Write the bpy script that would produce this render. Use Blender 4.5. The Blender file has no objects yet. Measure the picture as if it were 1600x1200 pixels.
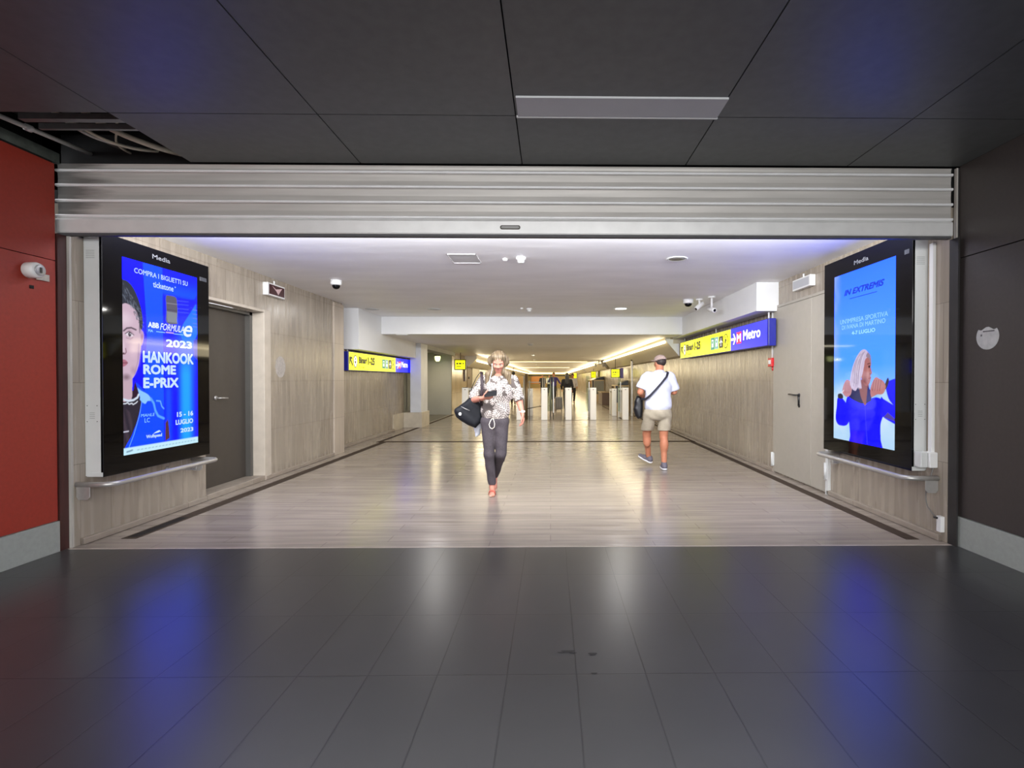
import bpy, bmesh, math, random
import numpy as np
from mathutils import Vector, Matrix
random.seed(7); rng = np.random.RandomState(7)
SC = bpy.context.scene
COL = SC.collection

# ------------------------------------------------------------------ camera, world, exposure
cd = bpy.data.cameras.new('camera'); cam = bpy.data.objects.new('camera', cd); COL.objects.link(cam)
cd.sensor_width = 36.0; cd.lens = 18.0; cd.shift_x = -0.0445; cd.shift_y = 0.0003
cd.clip_start = .05; cd.clip_end = 300
cam.location = (0, 0, 1.35)
cam.rotation_euler = (math.radians(90-.6), 0, math.radians(-.8))
SC.camera = cam
SC.view_settings.view_transform = 'Standard'; SC.view_settings.look = 'None'
SC.view_settings.gamma = 1; SC.view_settings.exposure = .85; SC.view_settings.use_curve_mapping = False

WORLD_STRENGTH = 2.1
w = bpy.data.worlds.new('hall_daylight'); SC.world = w; w.use_nodes = True
bg = w.node_tree.nodes['Background']
bg.inputs[0].default_value = (.93, .95, 1.0, 1); bg.inputs[1].default_value = WORLD_STRENGTH

def area(name, loc, rot, sx, sy, power, color, shape='RECTANGLE', spread=180):
    l = bpy.data.lights.new(name, 'AREA'); l.shape = shape; l.size = sx
    if shape in ('RECTANGLE', 'ELLIPSE'): l.size_y = sy
    l.energy = power; l.color = color; l.spread = math.radians(spread)
    o = bpy.data.objects.new(name, l); COL.objects.link(o); o.location = loc; o.rotation_euler = rot
    return o
WARM = (1, .84, .54); NEUT = (1, .97, .93)
# hall luminaires behind the viewpoint, downlight and linear lamps of the corridor, with added unseen fill lights
area('hall_lamp', (0, -2.2, 3.0), (math.radians(62), 0, 0), 6, 1.2, 200, (1, .99, .97))
area('added_corridor_fill', (-.3, 4.27, 2.62), (math.radians(73), 0, 0), 6.2, .12, 130, (.97, .98, 1), spread=160)  # unseen fill added behind the shutter to brighten the near corridor
area('downlight_and_fill_light', (1.38, 10.03, 2.70), (0, 0, 0), .2, .2, 14, NEUT, 'DISK')
area('downlight_and_fill_light', (-2.29, 10.17, 2.70), (0, 0, 0), .2, .2, 14, NEUT, 'DISK')  # extra light added under an unlit downlight to lift the corridor
for y0, y1 in ((12.4, 26.6), (30.0, 44.0), (46, 60), (62, 78)):
    area('cove_lamp', (2.70, (y0+y1)/2, 2.17), (0, math.radians(78), 0), .35, y1-y0, (y1-y0)*(3.5 if y0 < 20 else 8), WARM)
    area('cove_lamp', (-3.05, (max(y0, 21)+y1)/2, 2.12), (0, math.radians(-78), 0), .35, y1-max(y0, 21), (y1-max(y0, 21))*8, WARM)
for y in (15.0, 20.5, 29.35, 37, 44.35, 55, 68):  # only those by the cross lamps are fittings; the rest are added fill
    area('strip_and_fill_light', (-.4, y, 2.32), (0, 0, 0), 4.5, .5, 31, (1, .89, .66))
area('alcove_lamp', (-4.1, 18.3, 2.05), (0, 0, 0), .15, .15, 10, WARM, 'DISK')

# ------------------------------------------------------------------ materials
def lin(c):
    return tuple(((v/255.)/12.92 if v/255. <= .04045 else ((v/255.+.055)/1.055)**2.4) for v in c[:3])
MATS = {}
def nt(name):
    m = bpy.data.materials.new(name); m.use_nodes = True
    return m, m.node_tree.nodes, m.node_tree.links, m.node_tree.nodes['Principled BSDF']
def mat(name, rgb, rough=.5, metal=0., noise=0., scale=20., bump=0., spec=.5, emit=None, es=0., stretch=(1, 1, 1), coat=0.):
    if name in MATS: return MATS[name]
    m, N, L, P = nt(name); c = lin(rgb)
    P.inputs['Base Color'].default_value = (*c, 1); P.inputs['Roughness'].default_value = rough
    P.inputs['Metallic'].default_value = metal; P.inputs['Specular IOR Level'].default_value = spec
    P.inputs['Coat Weight'].default_value = coat
    if emit is not None:
        P.inputs['Emission Color'].default_value = (*lin(emit), 1); P.inputs['Emission Strength'].default_value = es
    if noise or bump:
        tc = N.new('ShaderNodeTexCoord'); mp = N.new('ShaderNodeMapping'); mp.inputs['Scale'].default_value = stretch
        L.new(tc.outputs['Object'], mp.inputs['Vector'])
        n = N.new('ShaderNodeTexNoise'); n.inputs['Scale'].default_value = scale; n.inputs['Detail'].default_value = 5
        L.new(mp.outputs[0], n.inputs['Vector'])
        if noise:
            mr = N.new('ShaderNodeMapRange'); mr.inputs[3].default_value = 1-noise; mr.inputs[4].default_value = 1+noise
            mr.inputs[1].default_value = .3; mr.inputs[2].default_value = .7
            L.new(n.outputs[0], mr.inputs[0])
            mx = N.new('ShaderNodeMix'); mx.data_type = 'RGBA'; mx.blend_type = 'MULTIPLY'; mx.inputs[0].default_value = 1
            mx.inputs[6].default_value = (*c, 1); L.new(mr.outputs[0], mx.inputs[7]); L.new(mx.outputs[2], P.inputs['Base Color'])
        if bump:
            b = N.new('ShaderNodeBump'); b.inputs['Strength'].default_value = bump; b.inputs['Distance'].default_value = .01
            L.new(n.outputs[0], b.inputs['Height']); L.new(b.outputs[0], P.inputs['Normal'])
    MATS[name] = m; return m

def tile_mat(name, axes, c1, c2, mortar, bw, rh, ms, rough, offset=.5, streak=(1, 1, 1), sn=.15, sscale=3., bump=.1, loc=(0, 0), spec=.5, rstreak=.0, bumpscale=None, mbump=.3):
    """tiles laid on the plane of the two axes, with veined stone streaks"""
    m, N, L, P = nt(name)
    g = N.new('ShaderNodeNewGeometry'); s = N.new('ShaderNodeSeparateXYZ'); L.new(g.outputs['Position'], s.inputs[0])
    cb = N.new('ShaderNodeCombineXYZ')
    for i, a in enumerate(axes):
        ad = N.new('ShaderNodeMath'); ad.operation = 'ADD'; ad.inputs[1].default_value = loc[i]
        L.new(s.outputs['XYZ'.index(a)], ad.inputs[0]); L.new(ad.outputs[0], cb.inputs[i])
    b = N.new('ShaderNodeTexBrick'); L.new(cb.outputs[0], b.inputs['Vector'])
    b.offset = offset; b.inputs['Scale'].default_value = 1; b.inputs['Brick Width'].default_value = bw
    b.inputs['Row Height'].default_value = rh; b.inputs['Mortar Size'].default_value = ms; b.inputs['Mortar Smooth'].default_value = .2
    b.inputs['Color1'].default_value = (*lin(c1), 1); b.inputs['Color2'].default_value = (*lin(c2), 1); b.inputs['Mortar'].default_value = (*lin(mortar), 1)
    mp = N.new('ShaderNodeMapping'); mp.inputs['Scale'].default_value = streak; L.new(g.outputs['Position'], mp.inputs['Vector'])
    n = N.new('ShaderNodeTexNoise'); n.inputs['Scale'].default_value = sscale; n.inputs['Detail'].default_value = 6; n.inputs['Distortion'].default_value = .4
    L.new(mp.outputs[0], n.inputs['Vector'])
    mr = N.new('ShaderNodeMapRange'); mr.inputs[1].default_value = .3; mr.inputs[2].default_value = .7; mr.inputs[3].default_value = 1-sn; mr.inputs[4].default_value = 1+sn
    L.new(n.outputs[0], mr.inputs[0])
    n2 = N.new('ShaderNodeTexNoise'); n2.inputs['Scale'].default_value = .9; n2.inputs['Detail'].default_value = 3; L.new(g.outputs['Position'], n2.inputs['Vector'])
    mr2 = N.new('ShaderNodeMapRange'); mr2.inputs[1].default_value = .3; mr2.inputs[2].default_value = .7; mr2.inputs[3].default_value = .93; mr2.inputs[4].default_value = 1.07
    L.new(n2.outputs[0], mr2.inputs[0])
    mm = N.new('ShaderNodeMath'); mm.operation = 'MULTIPLY'; L.new(mr.outputs[0], mm.inputs[0]); L.new(mr2.outputs[0], mm.inputs[1])
    mx = N.new('ShaderNodeMix'); mx.data_type = 'RGBA'; mx.blend_type = 'MULTIPLY'; mx.inputs[0].default_value = 1
    L.new(b.outputs['Color'], mx.inputs[6]); L.new(mm.outputs[0], mx.inputs[7]); L.new(mx.outputs[2], P.inputs['Base Color'])
    P.inputs['Roughness'].default_value = rough; P.inputs['Specular IOR Level'].default_value = spec
    if rstreak:
        mr3 = N.new('ShaderNodeMapRange'); mr3.inputs[1].default_value = .3; mr3.inputs[2].default_value = .7; mr3.inputs[3].default_value = rough-rstreak; mr3.inputs[4].default_value = rough+rstreak
        L.new(n.outputs[0], mr3.inputs[0]); L.new(mr3.outputs[0], P.inputs['Roughness'])
    bp = N.new('ShaderNodeBump'); bp.inputs['Strength'].default_value = bump; bp.inputs['Distance'].default_value = .01; L.new(n.outputs[0], bp.inputs['Height'])
    iv = N.new('ShaderNodeMath'); iv.operation = 'SUBTRACT'; iv.inputs[0].default_value = 1; L.new(b.outputs['Fac'], iv.inputs[1])
    bp2 = N.new('ShaderNodeBump'); bp2.inputs['Strength'].default_value = mbump; bp2.inputs['Distance'].default_value = .002; L.new(iv.outputs[0], bp2.inputs['Height'])
    L.new(bp2.outputs[0], bp2.inputs['Normal']) if 0 else (L.new(bp.outputs[0], bp2.inputs['Normal']) if bump else None); L.new(bp2.outputs[0], P.inputs['Normal'])
    MATS[name] = m; return m

M_trav = tile_mat('travertine_wall', 'YZ', (158, 148, 134), (150, 139, 125), (134, 123, 110), .29, .66, .004, .26, streak=(6, 6, .5), sn=.13, sscale=2.4, bump=.05, spec=.35, rstreak=.08)
M_travx = tile_mat('travertine_pier', 'XZ', (176, 164, 150), (170, 156, 140), (140, 128, 112), .6, .66, .004, .3, streak=(6, 6, .5), sn=.12, sscale=2.4, bump=.05, spec=.35)
M_floor = tile_mat('travertine_floor', 'XY', (148, 138, 128), (138, 128, 120), (124, 114, 106), 1.35, .17, .004, .20, offset=.37, streak=(.5, 7, 1), sn=.16, sscale=2.2, bump=.16, rstreak=.07, mbump=.4)
M_dark = tile_mat('dark_floor_tiles', 'XY', (56, 56, 58), (52, 52, 54), (30, 30, 32), .317, .595, .0035, .30, offset=0, streak=(1, 1, 1), sn=.04, sscale=5, bump=.0, loc=(-.119+.317*20, -4.11+.595*20), mbump=.6, rstreak=0, spec=.6)
M_curb = tile_mat('stone_kerb', 'YZ', (150, 140, 128), (142, 130, 118), (110, 100, 90), 1.2, 3, .004, .4, streak=(3, 1, 3), sn=.12, sscale=6, bump=.1)
M_white = mat('white_plaster', (222, 223, 224), .7, noise=.02, scale=3)
M_ceil = mat('corridor_ceiling_plaster', (242, 242, 245), .5, noise=.04, scale=1.2, bump=.35, stretch=(1, 3, 1))
M_grey = mat('grey_plaster', (168, 168, 162), .6, noise=.04, scale=2)
M_red = mat('red_cladding', (150, 46, 30), .5, noise=.08, scale=40, bump=.05)
M_black = mat('charcoal_cladding', (58, 52, 50), .45, noise=.08, scale=40, bump=.05)
M_cpan = mat('ceiling_panel_paint', (88, 91, 91), .42, noise=.10, scale=14, bump=.03)
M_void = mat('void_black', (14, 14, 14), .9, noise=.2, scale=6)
M_plinth = mat('plinth_grey', (150, 154, 148), .55, noise=.05, scale=30)
M_galv = mat('galvanised_slat', (188, 185, 180), .5, .35, noise=.12, scale=3, bump=.03, stretch=(.4, 1, 8))
def add_dirt(m, x0, x1, dark=.35):
    """grease and grime left on the ends of the slats by the guides"""
    N, L = m.node_tree.nodes, m.node_tree.links; P = N['Principled BSDF']; src = P.inputs['Base Color'].links[0].from_socket
    g = N.new('ShaderNodeNewGeometry'); sp = N.new('ShaderNodeSeparateXYZ'); L.new(g.outputs['Position'], sp.inputs[0])
    mp = N.new('ShaderNodeMapping'); mp.inputs['Scale'].default_value = (1.2, 1, 14); L.new(g.outputs['Position'], mp.inputs['Vector'])
    n = N.new('ShaderNodeTexNoise'); n.inputs['Scale'].default_value = 1.6; n.inputs['Detail'].default_value = 4; L.new(mp.outputs[0], n.inputs['Vector'])
    mr = N.new('ShaderNodeMapRange'); mr.inputs[1].default_value = x0; mr.inputs[2].default_value = x1; mr.inputs[3].default_value = 1; mr.inputs[4].default_value = 0; L.new(sp.outputs[0], mr.inputs[0])
    ad = N.new('ShaderNodeMath'); ad.operation = 'ADD'; L.new(mr.outputs[0], ad.inputs[0]); L.new(n.outputs[0], ad.inputs[1])
    m2 = N.new('ShaderNodeMapRange'); m2.inputs[1].default_value = .85; m2.inputs[2].default_value = 1.25; m2.inputs[3].default_value = 1; m2.inputs[4].default_value = dark; L.new(ad.outputs[0], m2.inputs[0])
    mx = N.new('ShaderNodeMix'); mx.data_type = 'RGBA'; mx.blend_type = 'MULTIPLY'; mx.inputs[0].default_value = 1; L.new(src, mx.inputs[6]); L.new(m2.outputs[0], mx.inputs[7]); L.new(mx.outputs[2], P.inputs['Base Color'])
add_dirt(M_galv, -3.95, -3.3)
M_bar = mat('aluminium_bar', (222, 222, 220), .38, .3, noise=.05, scale=8)
M_steel = mat('brushed_steel', (180, 178, 174), .36, .6, noise=.05, scale=40, stretch=(1, .1, 1))
M_dsteel = mat('dark_steel', (70, 68, 64), .4, .7, noise=.1, scale=20)
M_bwhite = mat('off_white_metal', (206, 208, 206), .4, noise=.02, scale=10)
M_gloss = mat('black_display_glass', (3, 3, 5), .045, noise=.05, scale=1, spec=.28)
M_plast = mat('white_plastic', (222, 222, 220), .35, noise=.01, scale=10)
M_pblack = mat('black_plastic', (16, 16, 18), .3, noise=.1, scale=10)
M_beige = mat('beige_door_paint', (166, 160, 148), .45, noise=.03, scale=12, bump=.02)
M_brown = mat('dark_brown_door', (66, 60, 54), .5, noise=.05, scale=12)
M_drain = mat('drain_grate', (70, 60, 52), .85, spec=.1, noise=.15, scale=30)
M_lamp = mat('warm_lamp_diffuser', (255, 245, 215), .4, emit=(255, 240, 200), es=2.6)
M_lampy = mat('yellow_lamp_diffuser', (255, 240, 180), .4, emit=(255, 232, 150), es=1.6)
M_lampw = mat('downlight_diffuser', (255, 250, 240), .4, emit=(255, 250, 236), es=3.0)
M_off = mat('unlit_diffuser', (188, 190, 192), .4, noise=.02, scale=5)
M_sblue = mat('sign_blue', (6, 8, 90), .3, emit=(8, 16, 245), es=.9)
M_sbcase = mat('sign_case_blue', (22, 30, 140), .35, noise=.02, scale=10)
M_syel = mat('sign_yellow', (250, 250, 20), .3, emit=(250, 250, 4), es=.46)
M_swhite = mat('sign_white', (250, 250, 250), .3, emit=(255, 255, 255), es=.5)
M_sblack = mat('sign_black', (30, 32, 10), .4, noise=.01, scale=10)
M_steal = mat('sign_teal', (60, 150, 130), .4, emit=(60, 150, 130), es=.3)
M_sred = mat('sign_red', (230, 30, 70), .4, emit=(235, 30, 80), es=.6)
M_redp = mat('red_plastic', (200, 30, 36), .35, noise=.03, scale=20)
M_glass = None
def glass_mat(name, col=(225, 235, 232), rough=.02):
    m, N, L, P = nt(name); P.inputs['Base Color'].default_value = (*lin(col), 1); P.inputs['Roughness'].default_value = rough
    P.inputs['Transmission Weight'].default_value = 1; P.inputs['IOR'].default_value = 1.1; MATS[name] = m; return m
M_glass = glass_mat('clear_glass')
def attr_mat(name, rough=.06, strength=1.0, emission=True, spec=.5):
    m, N, L, P = nt(name); a = N.new('ShaderNodeAttribute'); a.attribute_name = 'Col'
    if emission:
        P.inputs['Base Color'].default_value = (.004, .004, .005, 1)
        L.new(a.outputs['Color'], P.inputs['Emission Color']); P.inputs['Emission Strength'].default_value = strength
    else: L.new(a.outputs['Color'], P.inputs['Base Color'])
    P.inputs['Roughness'].default_value = rough; P.inputs['Specular IOR Level'].default_value = spec
    MATS[name] = m; return m
M_screen = attr_mat('lit_display_picture', .05, .56, spec=.28)
def emat(name, rgb, es=1.0):
    return mat(name, (4, 4, 4), .05, emit=rgb, es=es)

# ------------------------------------------------------------------ object helpers
class MB:
    def __init__(s): s.v = []; s.f = []; s.m = []; s.mats = []; s.sm = []
    def mi(s, m):
        if m not in s.mats: s.mats.append(m)
        return s.mats.index(m)
    def add(s, vs, fs, m, smooth=False):
        o = len(s.v); s.v += [tuple(v) for v in vs]; k = s.mi(m)
        for f in fs: s.f.append(tuple(i+o for i in f)); s.m.append(k); s.sm.append(smooth)
    def box(s, a, b, m):
        x0, y0, z0 = [min(p, q) for p, q in zip(a, b)]; x1, y1, z1 = [max(p, q) for p, q in zip(a, b)]
        s.add([(x0,y0,z0),(x1,y0,z0),(x1,y1,z0),(x0,y1,z0),(x0,y0,z1),(x1,y0,z1),(x1,y1,z1),(x0,y1,z1)],
              [(0,3,2,1),(4,5,6,7),(0,1,5,4),(1,2,6,5),(2,3,7,6),(3,0,4,7)], m)
    def quad(s, a, b, c, d, m): s.add([a, b, c, d], [(0,1,2,3)], m)
    def prism(s, prof, axis, a0, a1, m, smooth=False):
        """closed 2-D profile pulled along an axis; the profile lists the other two coordinates in xyz order"""
        n = len(prof); vs = []
        for t in (a0, a1):
            for p, q in prof:
                vs.append({'X': (t, p, q), 'Y': (p, t, q), 'Z': (p, q, t)}[axis])
        fs = [(i, (i+1) % n, n+(i+1) % n, n+i) for i in range(n)] + [tuple(range(n))[::-1], tuple(range(n, 2*n))]
        s.add(vs, fs, m, smooth)
    def tube(s, pts, r, m, n=10, caps=True, closed=False, flat=None):
        pts = [Vector(p) for p in pts]; K = len(pts); vs = []; up = None
        rr = r if hasattr(r, '__len__') else [r]*K
        for i, p in enumerate(pts):
            if closed: t = (pts[(i+1) % K]-pts[i-1]).normalized()
            else: t = (pts[min(i+1, K-1)]-pts[max(i-1, 0)]).normalized()
            if up is None: up = Vector((0, 0, 1)) if abs(t.z) < .9 else Vector((0, 1, 0))
            a = t.cross(up).normalized(); b = a.cross(t).normalized(); up = b
            fl = flat or (1, 1)
            for j in range(n):
                th = 2*math.pi*j/n; vs.append(p+a*math.cos(th)*rr[i]*fl[0]+b*math.sin(th)*rr[i]*fl[1])
        fs = []
        for i in range(K if closed else K-1):
            for j in range(n):
                i2 = (i+1) % K; fs.append((i*n+j, i*n+(j+1) % n, i2*n+(j+1) % n, i2*n+j))
        if caps and not closed: fs += [tuple(range(n))[::-1], tuple(range((K-1)*n, K*n))]
        s.add(vs, fs, m, True)
    def lathe(s, prof, c, m, axis='Z', n=24, smooth=True):
        vs = []; cx, cy, cz = c
        for r, h in prof:
            for j in range(n):
                t = 2*math.pi*j/n; a, b = r*math.cos(t), r*math.sin(t)
                vs.append({'Z': (cx+a, cy+b, cz+h), 'X': (cx+h, cy+a, cz+b), 'Y': (cx+a, cy+h, cz+b)}[axis])
        fs = []; K = len(prof)
        for i in range(K-1):
            for j in range(n): fs.append((i*n+j, i*n+(j+1) % n, (i+1)*n+(j+1) % n, (i+1)*n+j))
        fs += [tuple(range(n))[::-1], tuple(range((K-1)*n, K*n))]
        s.add(vs, fs, m, smooth)
    def build(s, name, parent=None, bevel=0, label=None, kind=None, fix=True):
        me = bpy.data.meshes.new(name); off = Vector(parent_world(parent)) if parent else Vector((0, 0, 0))
        me.from_pydata([tuple(Vector(v)-off) for v in s.v], [], s.f)
        for m in s.mats: me.materials.append(m)
        me.polygons.foreach_set('material_index', s.m); me.polygons.foreach_set('use_smooth', s.sm)
        if fix:
            bm = bmesh.new(); bm.from_mesh(me); bmesh.ops.recalc_face_normals(bm, faces=bm.faces); bm.to_mesh(me); bm.free()
        me.update()
        o = bpy.data.objects.new(name, me); COL.objects.link(o)
        if parent: o.parent = parent; WORLDLOC[o.name] = parent_world(parent)
        if bevel:
            b = o.modifiers.new('bevel', 'BEVEL'); b.width = bevel; b.segments = 2; b.limit_method = 'ANGLE'; b.angle_limit = math.radians(40)
        if label: o['label'] = label
        if kind: o['kind'] = kind
        return o
WORLDLOC = {}
def parent_world(p): return WORLDLOC.get(p.name, (0, 0, 0))
def thing(name, label, cat, loc=(0, 0, 0), group=None):
    o = bpy.data.objects.new(name, None); COL.objects.link(o); o.location = loc; o.empty_display_size = .1
    o['label'] = label; o['category'] = cat
    if group: o['group'] = group
    WORLDLOC[o.name] = tuple(loc); return o
def tag(o, label, cat, group=None, kind=None):
    o['label'] = label; o['category'] = cat
    if group: o['group'] = group
    if kind: o['kind'] = kind
    return o
def child_of(child, parent):           # a sub-part: its mesh is stored relative to the top thing
    child.parent = parent; return child
def structure(o): o['kind'] = 'structure'; return o

def text_geo(txt, bold=0., shear=0.):
    cu = bpy.data.curves.new('lettering', 'FONT'); cu.body = txt; cu.size = 1; cu.offset = bold; cu.shear = shear; cu.resolution_u = 3
    o = bpy.data.objects.new('lettering', cu); COL.objects.link(o)
    dg = bpy.context.evaluated_depsgraph_get(); dg.update(); me = bpy.data.meshes.new_from_object(o.evaluated_get(dg))
    vs = np.array([v.co[:2] for v in me.vertices]); fs = [tuple(p.vertices) for p in me.polygons]
    bpy.data.objects.remove(o); bpy.data.curves.remove(cu); bpy.data.meshes.remove(me)
    return vs, fs
class Flat:
    """a flat printed surface standing in the room: origin, the reading direction, up, and the outward normal"""
    def __init__(s, o, u, v, n): s.o, s.u, s.v, s.n = Vector(o), Vector(u), Vector(v), Vector(n)
    def P(s, a, b, d=0): return s.o+s.u*a+s.v*b+s.n*d
    def text(s, mb, txt, a0, a1, b0, b1, m, d=.002, bold=.02, shear=0.):
        vs, fs = text_geo(txt, 0, shear)                              # strokes are thickened by small shifted repeats
        sh = [(0, 0)]+([(bold*math.cos(k*math.pi/4), bold*math.sin(k*math.pi/4)) for k in range(8)] if bold else [])
        lo, hi = vs.min(0)-bold, vs.max(0)+bold
        for i, (p, r) in enumerate(sh):
            q = (vs+np.array((p, r))-lo)/(hi-lo); mb.add([s.P(a0+(a1-a0)*x, b0+(b1-b0)*y, d+i*.00004) for x, y in q], fs, m)
    def poly(s, mb, pts, m, d=.002): mb.add([s.P(a, b, d) for a, b in pts], [tuple(range(len(pts)))], m)
    def rect(s, mb, a0, a1, b0, b1, m, d=.002): s.poly(mb, [(a0, b0), (a1, b0), (a1, b1), (a0, b1)], m, d)
    def disc(s, mb, a, b, ra, rb, m, d=.002, n=24): s.poly(mb, [(a+ra*math.cos(2*math.pi*i/n), b+rb*math.sin(2*math.pi*i/n)) for i in range(n)], m, d)
# ------------------------------------------------------------------ the setting
def wallbox(name, boxes, m, kind='structure', bevel=0, parent=None):
    b = MB()
    for x in boxes: b.box(x[0], x[1], x[2] if len(x) > 2 else m)
    o = b.build(name, parent, bevel)
    if kind: o['kind'] = kind
    return o
XL, XR, FL, FR = -3.82, 3.26, -3.85, 3.30
wallbox('floor', [((-12, -15, -.1), (12, 4.10, 0))], M_dark)
wallbox('floor', [((-7, 4.10, -.1), (5, 82, 0))], M_floor)
wallbox('trim_1', [((XL, 4.095, -.01), (XR, 4.115, .0015))], mat('threshold_stone', (170, 158, 148), .35, noise=.1, scale=10))
# front ceiling of painted panels with open joints, one panel missing at the left by the shutter
cx = [-3.85, -2.84, -1.505, -.225, 1.08, 2.385, 3.30]; ry = [-3.15, -1.85, -.55, .75, 2.05, 3.348, 4.10]
b = MB(); g = .004
for i in range(6):
    for j in range(6):
        if i == 0 and j == 5: continue
        b.box((cx[i]+g, ry[j]+g, 3.06), (cx[i+1]-g, ry[j+1]-g, 3.075), M_cpan)
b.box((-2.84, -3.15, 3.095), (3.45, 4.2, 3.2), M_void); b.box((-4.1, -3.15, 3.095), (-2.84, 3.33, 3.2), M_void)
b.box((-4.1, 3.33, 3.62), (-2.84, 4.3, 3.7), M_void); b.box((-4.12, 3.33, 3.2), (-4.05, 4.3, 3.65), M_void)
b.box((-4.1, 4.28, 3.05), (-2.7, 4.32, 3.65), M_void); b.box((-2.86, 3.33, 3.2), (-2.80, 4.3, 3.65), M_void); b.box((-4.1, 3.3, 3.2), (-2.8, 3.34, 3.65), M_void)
structure(b.build('ceiling'))
# left wall of red panels, right wall of charcoal panels
b = MB()
for z0, z1 in ((.245, 2.266), (2.272, 3.02)):
    b.box((FL-.03, -1.5, z0), (FL, .94, z1), M_red); b.box((FL-.03, .946, z0), (FL, 4.045, z1), M_red)
b.box((FL-.2, -1.5, 0), (FL-.03, 4.06, 3.05), M_void)
structure(b.build('wall_front_left'))
b = MB(); b.box((FL-.02, -1.5, 0), (FL+.012, 4.05, .24), M_plinth); structure(b.build('baseboard_left', bevel=.002))
b = MB()
for z0, z1 in ((.245, 2.318), (2.326, 3.06)):
    b.box((FR, -1.5, z0), (FR+.03, .94, z1), M_black); b.box((FR, .946, z0), (FR+.03, 4.10, z1), M_black)
b.box((FR+.03, -1.5, 0), (FR+.2, 4.12, 3.1), M_void)
structure(b.build('wall_front_right'))
b = MB(); b.box((FR-.012, -1.5, 0), (FR+.02, 4.10, .24), M_plinth); structure(b.build('baseboard_right', bevel=.002))
# corridor walls
wallbox('wall_left', [((XL-.4, 4.15, 0), (XL, 5.72, 2.75)), ((XL-.4, 6.87, 0), (XL, 9.45, 2.75)), ((XL-.4, 5.72, 2.245), (XL, 6.87, 2.75)),
                      ((-4.4, 9.45, 0), (-4.08, 14.3, 2.75))], M_trav)
wallbox('wall_right', [((XR, 4.15, 0), (XR+.3, 82, 2.75))], M_trav)
M_travfar = tile_mat('travertine_far_wall', 'YZ', (178, 160, 128), (164, 146, 112), (140, 124, 96), .5, .8, .005, .2, streak=(4, 4, .5), sn=.12, sscale=2, bump=.04)
wallbox('wall_far_left', [((-4.1, 19.4, 0), (-3.72, 82, 2.4))], M_travfar)
wallbox('wall_back', [((-4.1, 80, 0), (3.6, 80.3, 2.4))], mat('far_wall_paint', (176, 154, 104), .5, noise=.05, scale=1))
wallbox('wall_alcove', [((-6.2, 19.42, 0), (-4.1, 19.7, 2.4)), ((-4.1, 19.37, 0), (-3.74, 19.4, 2.345)), ((-6.3, 14.3, 0), (-6.2, 19.7, 2.4)), ((-6.3, 14.3, 0), (-4.4, 14.5, 2.4))], M_grey)
wallbox('wall_alcove_face', [((-5.4, 19.38, 0), (-3.76, 19.42, 2.15))], M_grey)
wallbox('trim_2', [((-3.84, 9.05, 0), (-3.795, 9.47, 2.70))], M_travx, bevel=.004)      # stone pier edge by the left sign
wallbox('trim_3', [((-4.0, 6.860, 0), (-3.80, 7.02, 2.27)), ((-3.95, 5.7, 2.235), (-3.80, 6.859, 2.27))], mat('pale_stone_frame', (188, 178, 164), .4, noise=.08, scale=8), bevel=.004)
# corridor ceilings, beam and soffits
wallbox('ceiling', [((-4.5, 4.19, 2.73), (3.5, 11.5, 2.85))], M_ceil)
wallbox('ceiling', [((-6.4, 11.55, 2.345), (3.5, 82, 2.5))], mat('low_ceiling_plaster', (236, 234, 230), .5, noise=.03, scale=2, bump=.2))
wallbox('ceiling', [((-3.9, 11.4, 2.342), (2.94, 11.6, 2.73))], M_white, bevel=.003)
wallbox('trim_4', [((-4.08, 10.05, 1.93), (-3.74, 14.3, 2.73))], M_white, bevel=.004)
wallbox('trim_5', [((2.94, 7.276, 2.32), (XR, 12.28, 2.73))], M_white, bevel=.004)
wallbox('trim_6', [((-3.9, 15.052, 2.22), (-3.6, 19.4, 2.345))], M_grey)
wallbox('trim_7', [((-3.9, 14.3, 0), (-3.6, 15.05, 2.345))], mat('column_paint', (206, 208, 212), .4, noise=.05, scale=4), bevel=.004)
wallbox('trim_8', [((-4.1, 14.22, 0), (-3.56, 15.1, .42)), ((-4.1, 13.3, 0), (-4.06, 14.22, .42))], mat('column_base_stone', (186, 176, 158), .4, noise=.1, scale=5), bevel=.004)
wallbox('floor', [((-6.2, 15.1, 0), (-3.76, 19.38, .004))], mat('alcove_floor', (98, 94, 86), .3, noise=.1, scale=8))
# drains and joints in the floor
wallbox('trim_9', [((-3.624, 4.36, 0), (-3.50, 10.95, .003)), ((-3.70, 11.1, 0), (-3.62, 19.3, .003))], M_drain)
b = MB()
for i in range(26): b.box((-3.60, 4.40+i*.012*2, .003), (-3.52, 4.412+i*.024, .005), M_void)
structure(b.build('trim_10'))
wallbox('trim_11', [((2.99, 4.25, 0), (3.10, 10.98, .003)), ((3.04, 11.1, 0), (3.11, 18.7, .003)), ((2.56, 20.4, 0), (2.64, 26, .003))], M_drain)
wallbox('trim_12', [((-3.72, 10.95, 0), (3.12, 11.10, .003))], mat('dark_stone_band', (58, 46, 36), .8, spec=.1, noise=.1, scale=10))
wallbox('trim_13', [((-3.0, 16.72, 0), (3.12, 16.76, .003))], mat('grey_joint', (84, 76, 62), .8, spec=.1, noise=.1, scale=10))
wallbox('baseboard_corridor_left', [((XL-.02, 4.2, 0), (XL+.03, 5.70, .055)), ((XL-.02, 6.89, 0), (XL+.03, 9.05, .055)), ((-4.1, 9.5, 0), (-4.02, 13.3, .06))], M_curb, bevel=.008)
wallbox('baseboard_corridor_right', [((XR-.035, 4.2, 0), (XR+.02, 5.93, .055)), ((XR-.035, 7.39, 0), (XR+.02, 18.7, .055))], M_curb, bevel=.008)
wallbox('trim_14', [((-4.06, 5.72, 0), (-3.80, 6.87, .064))], M_curb, bevel=.006)                 # door step
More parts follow.
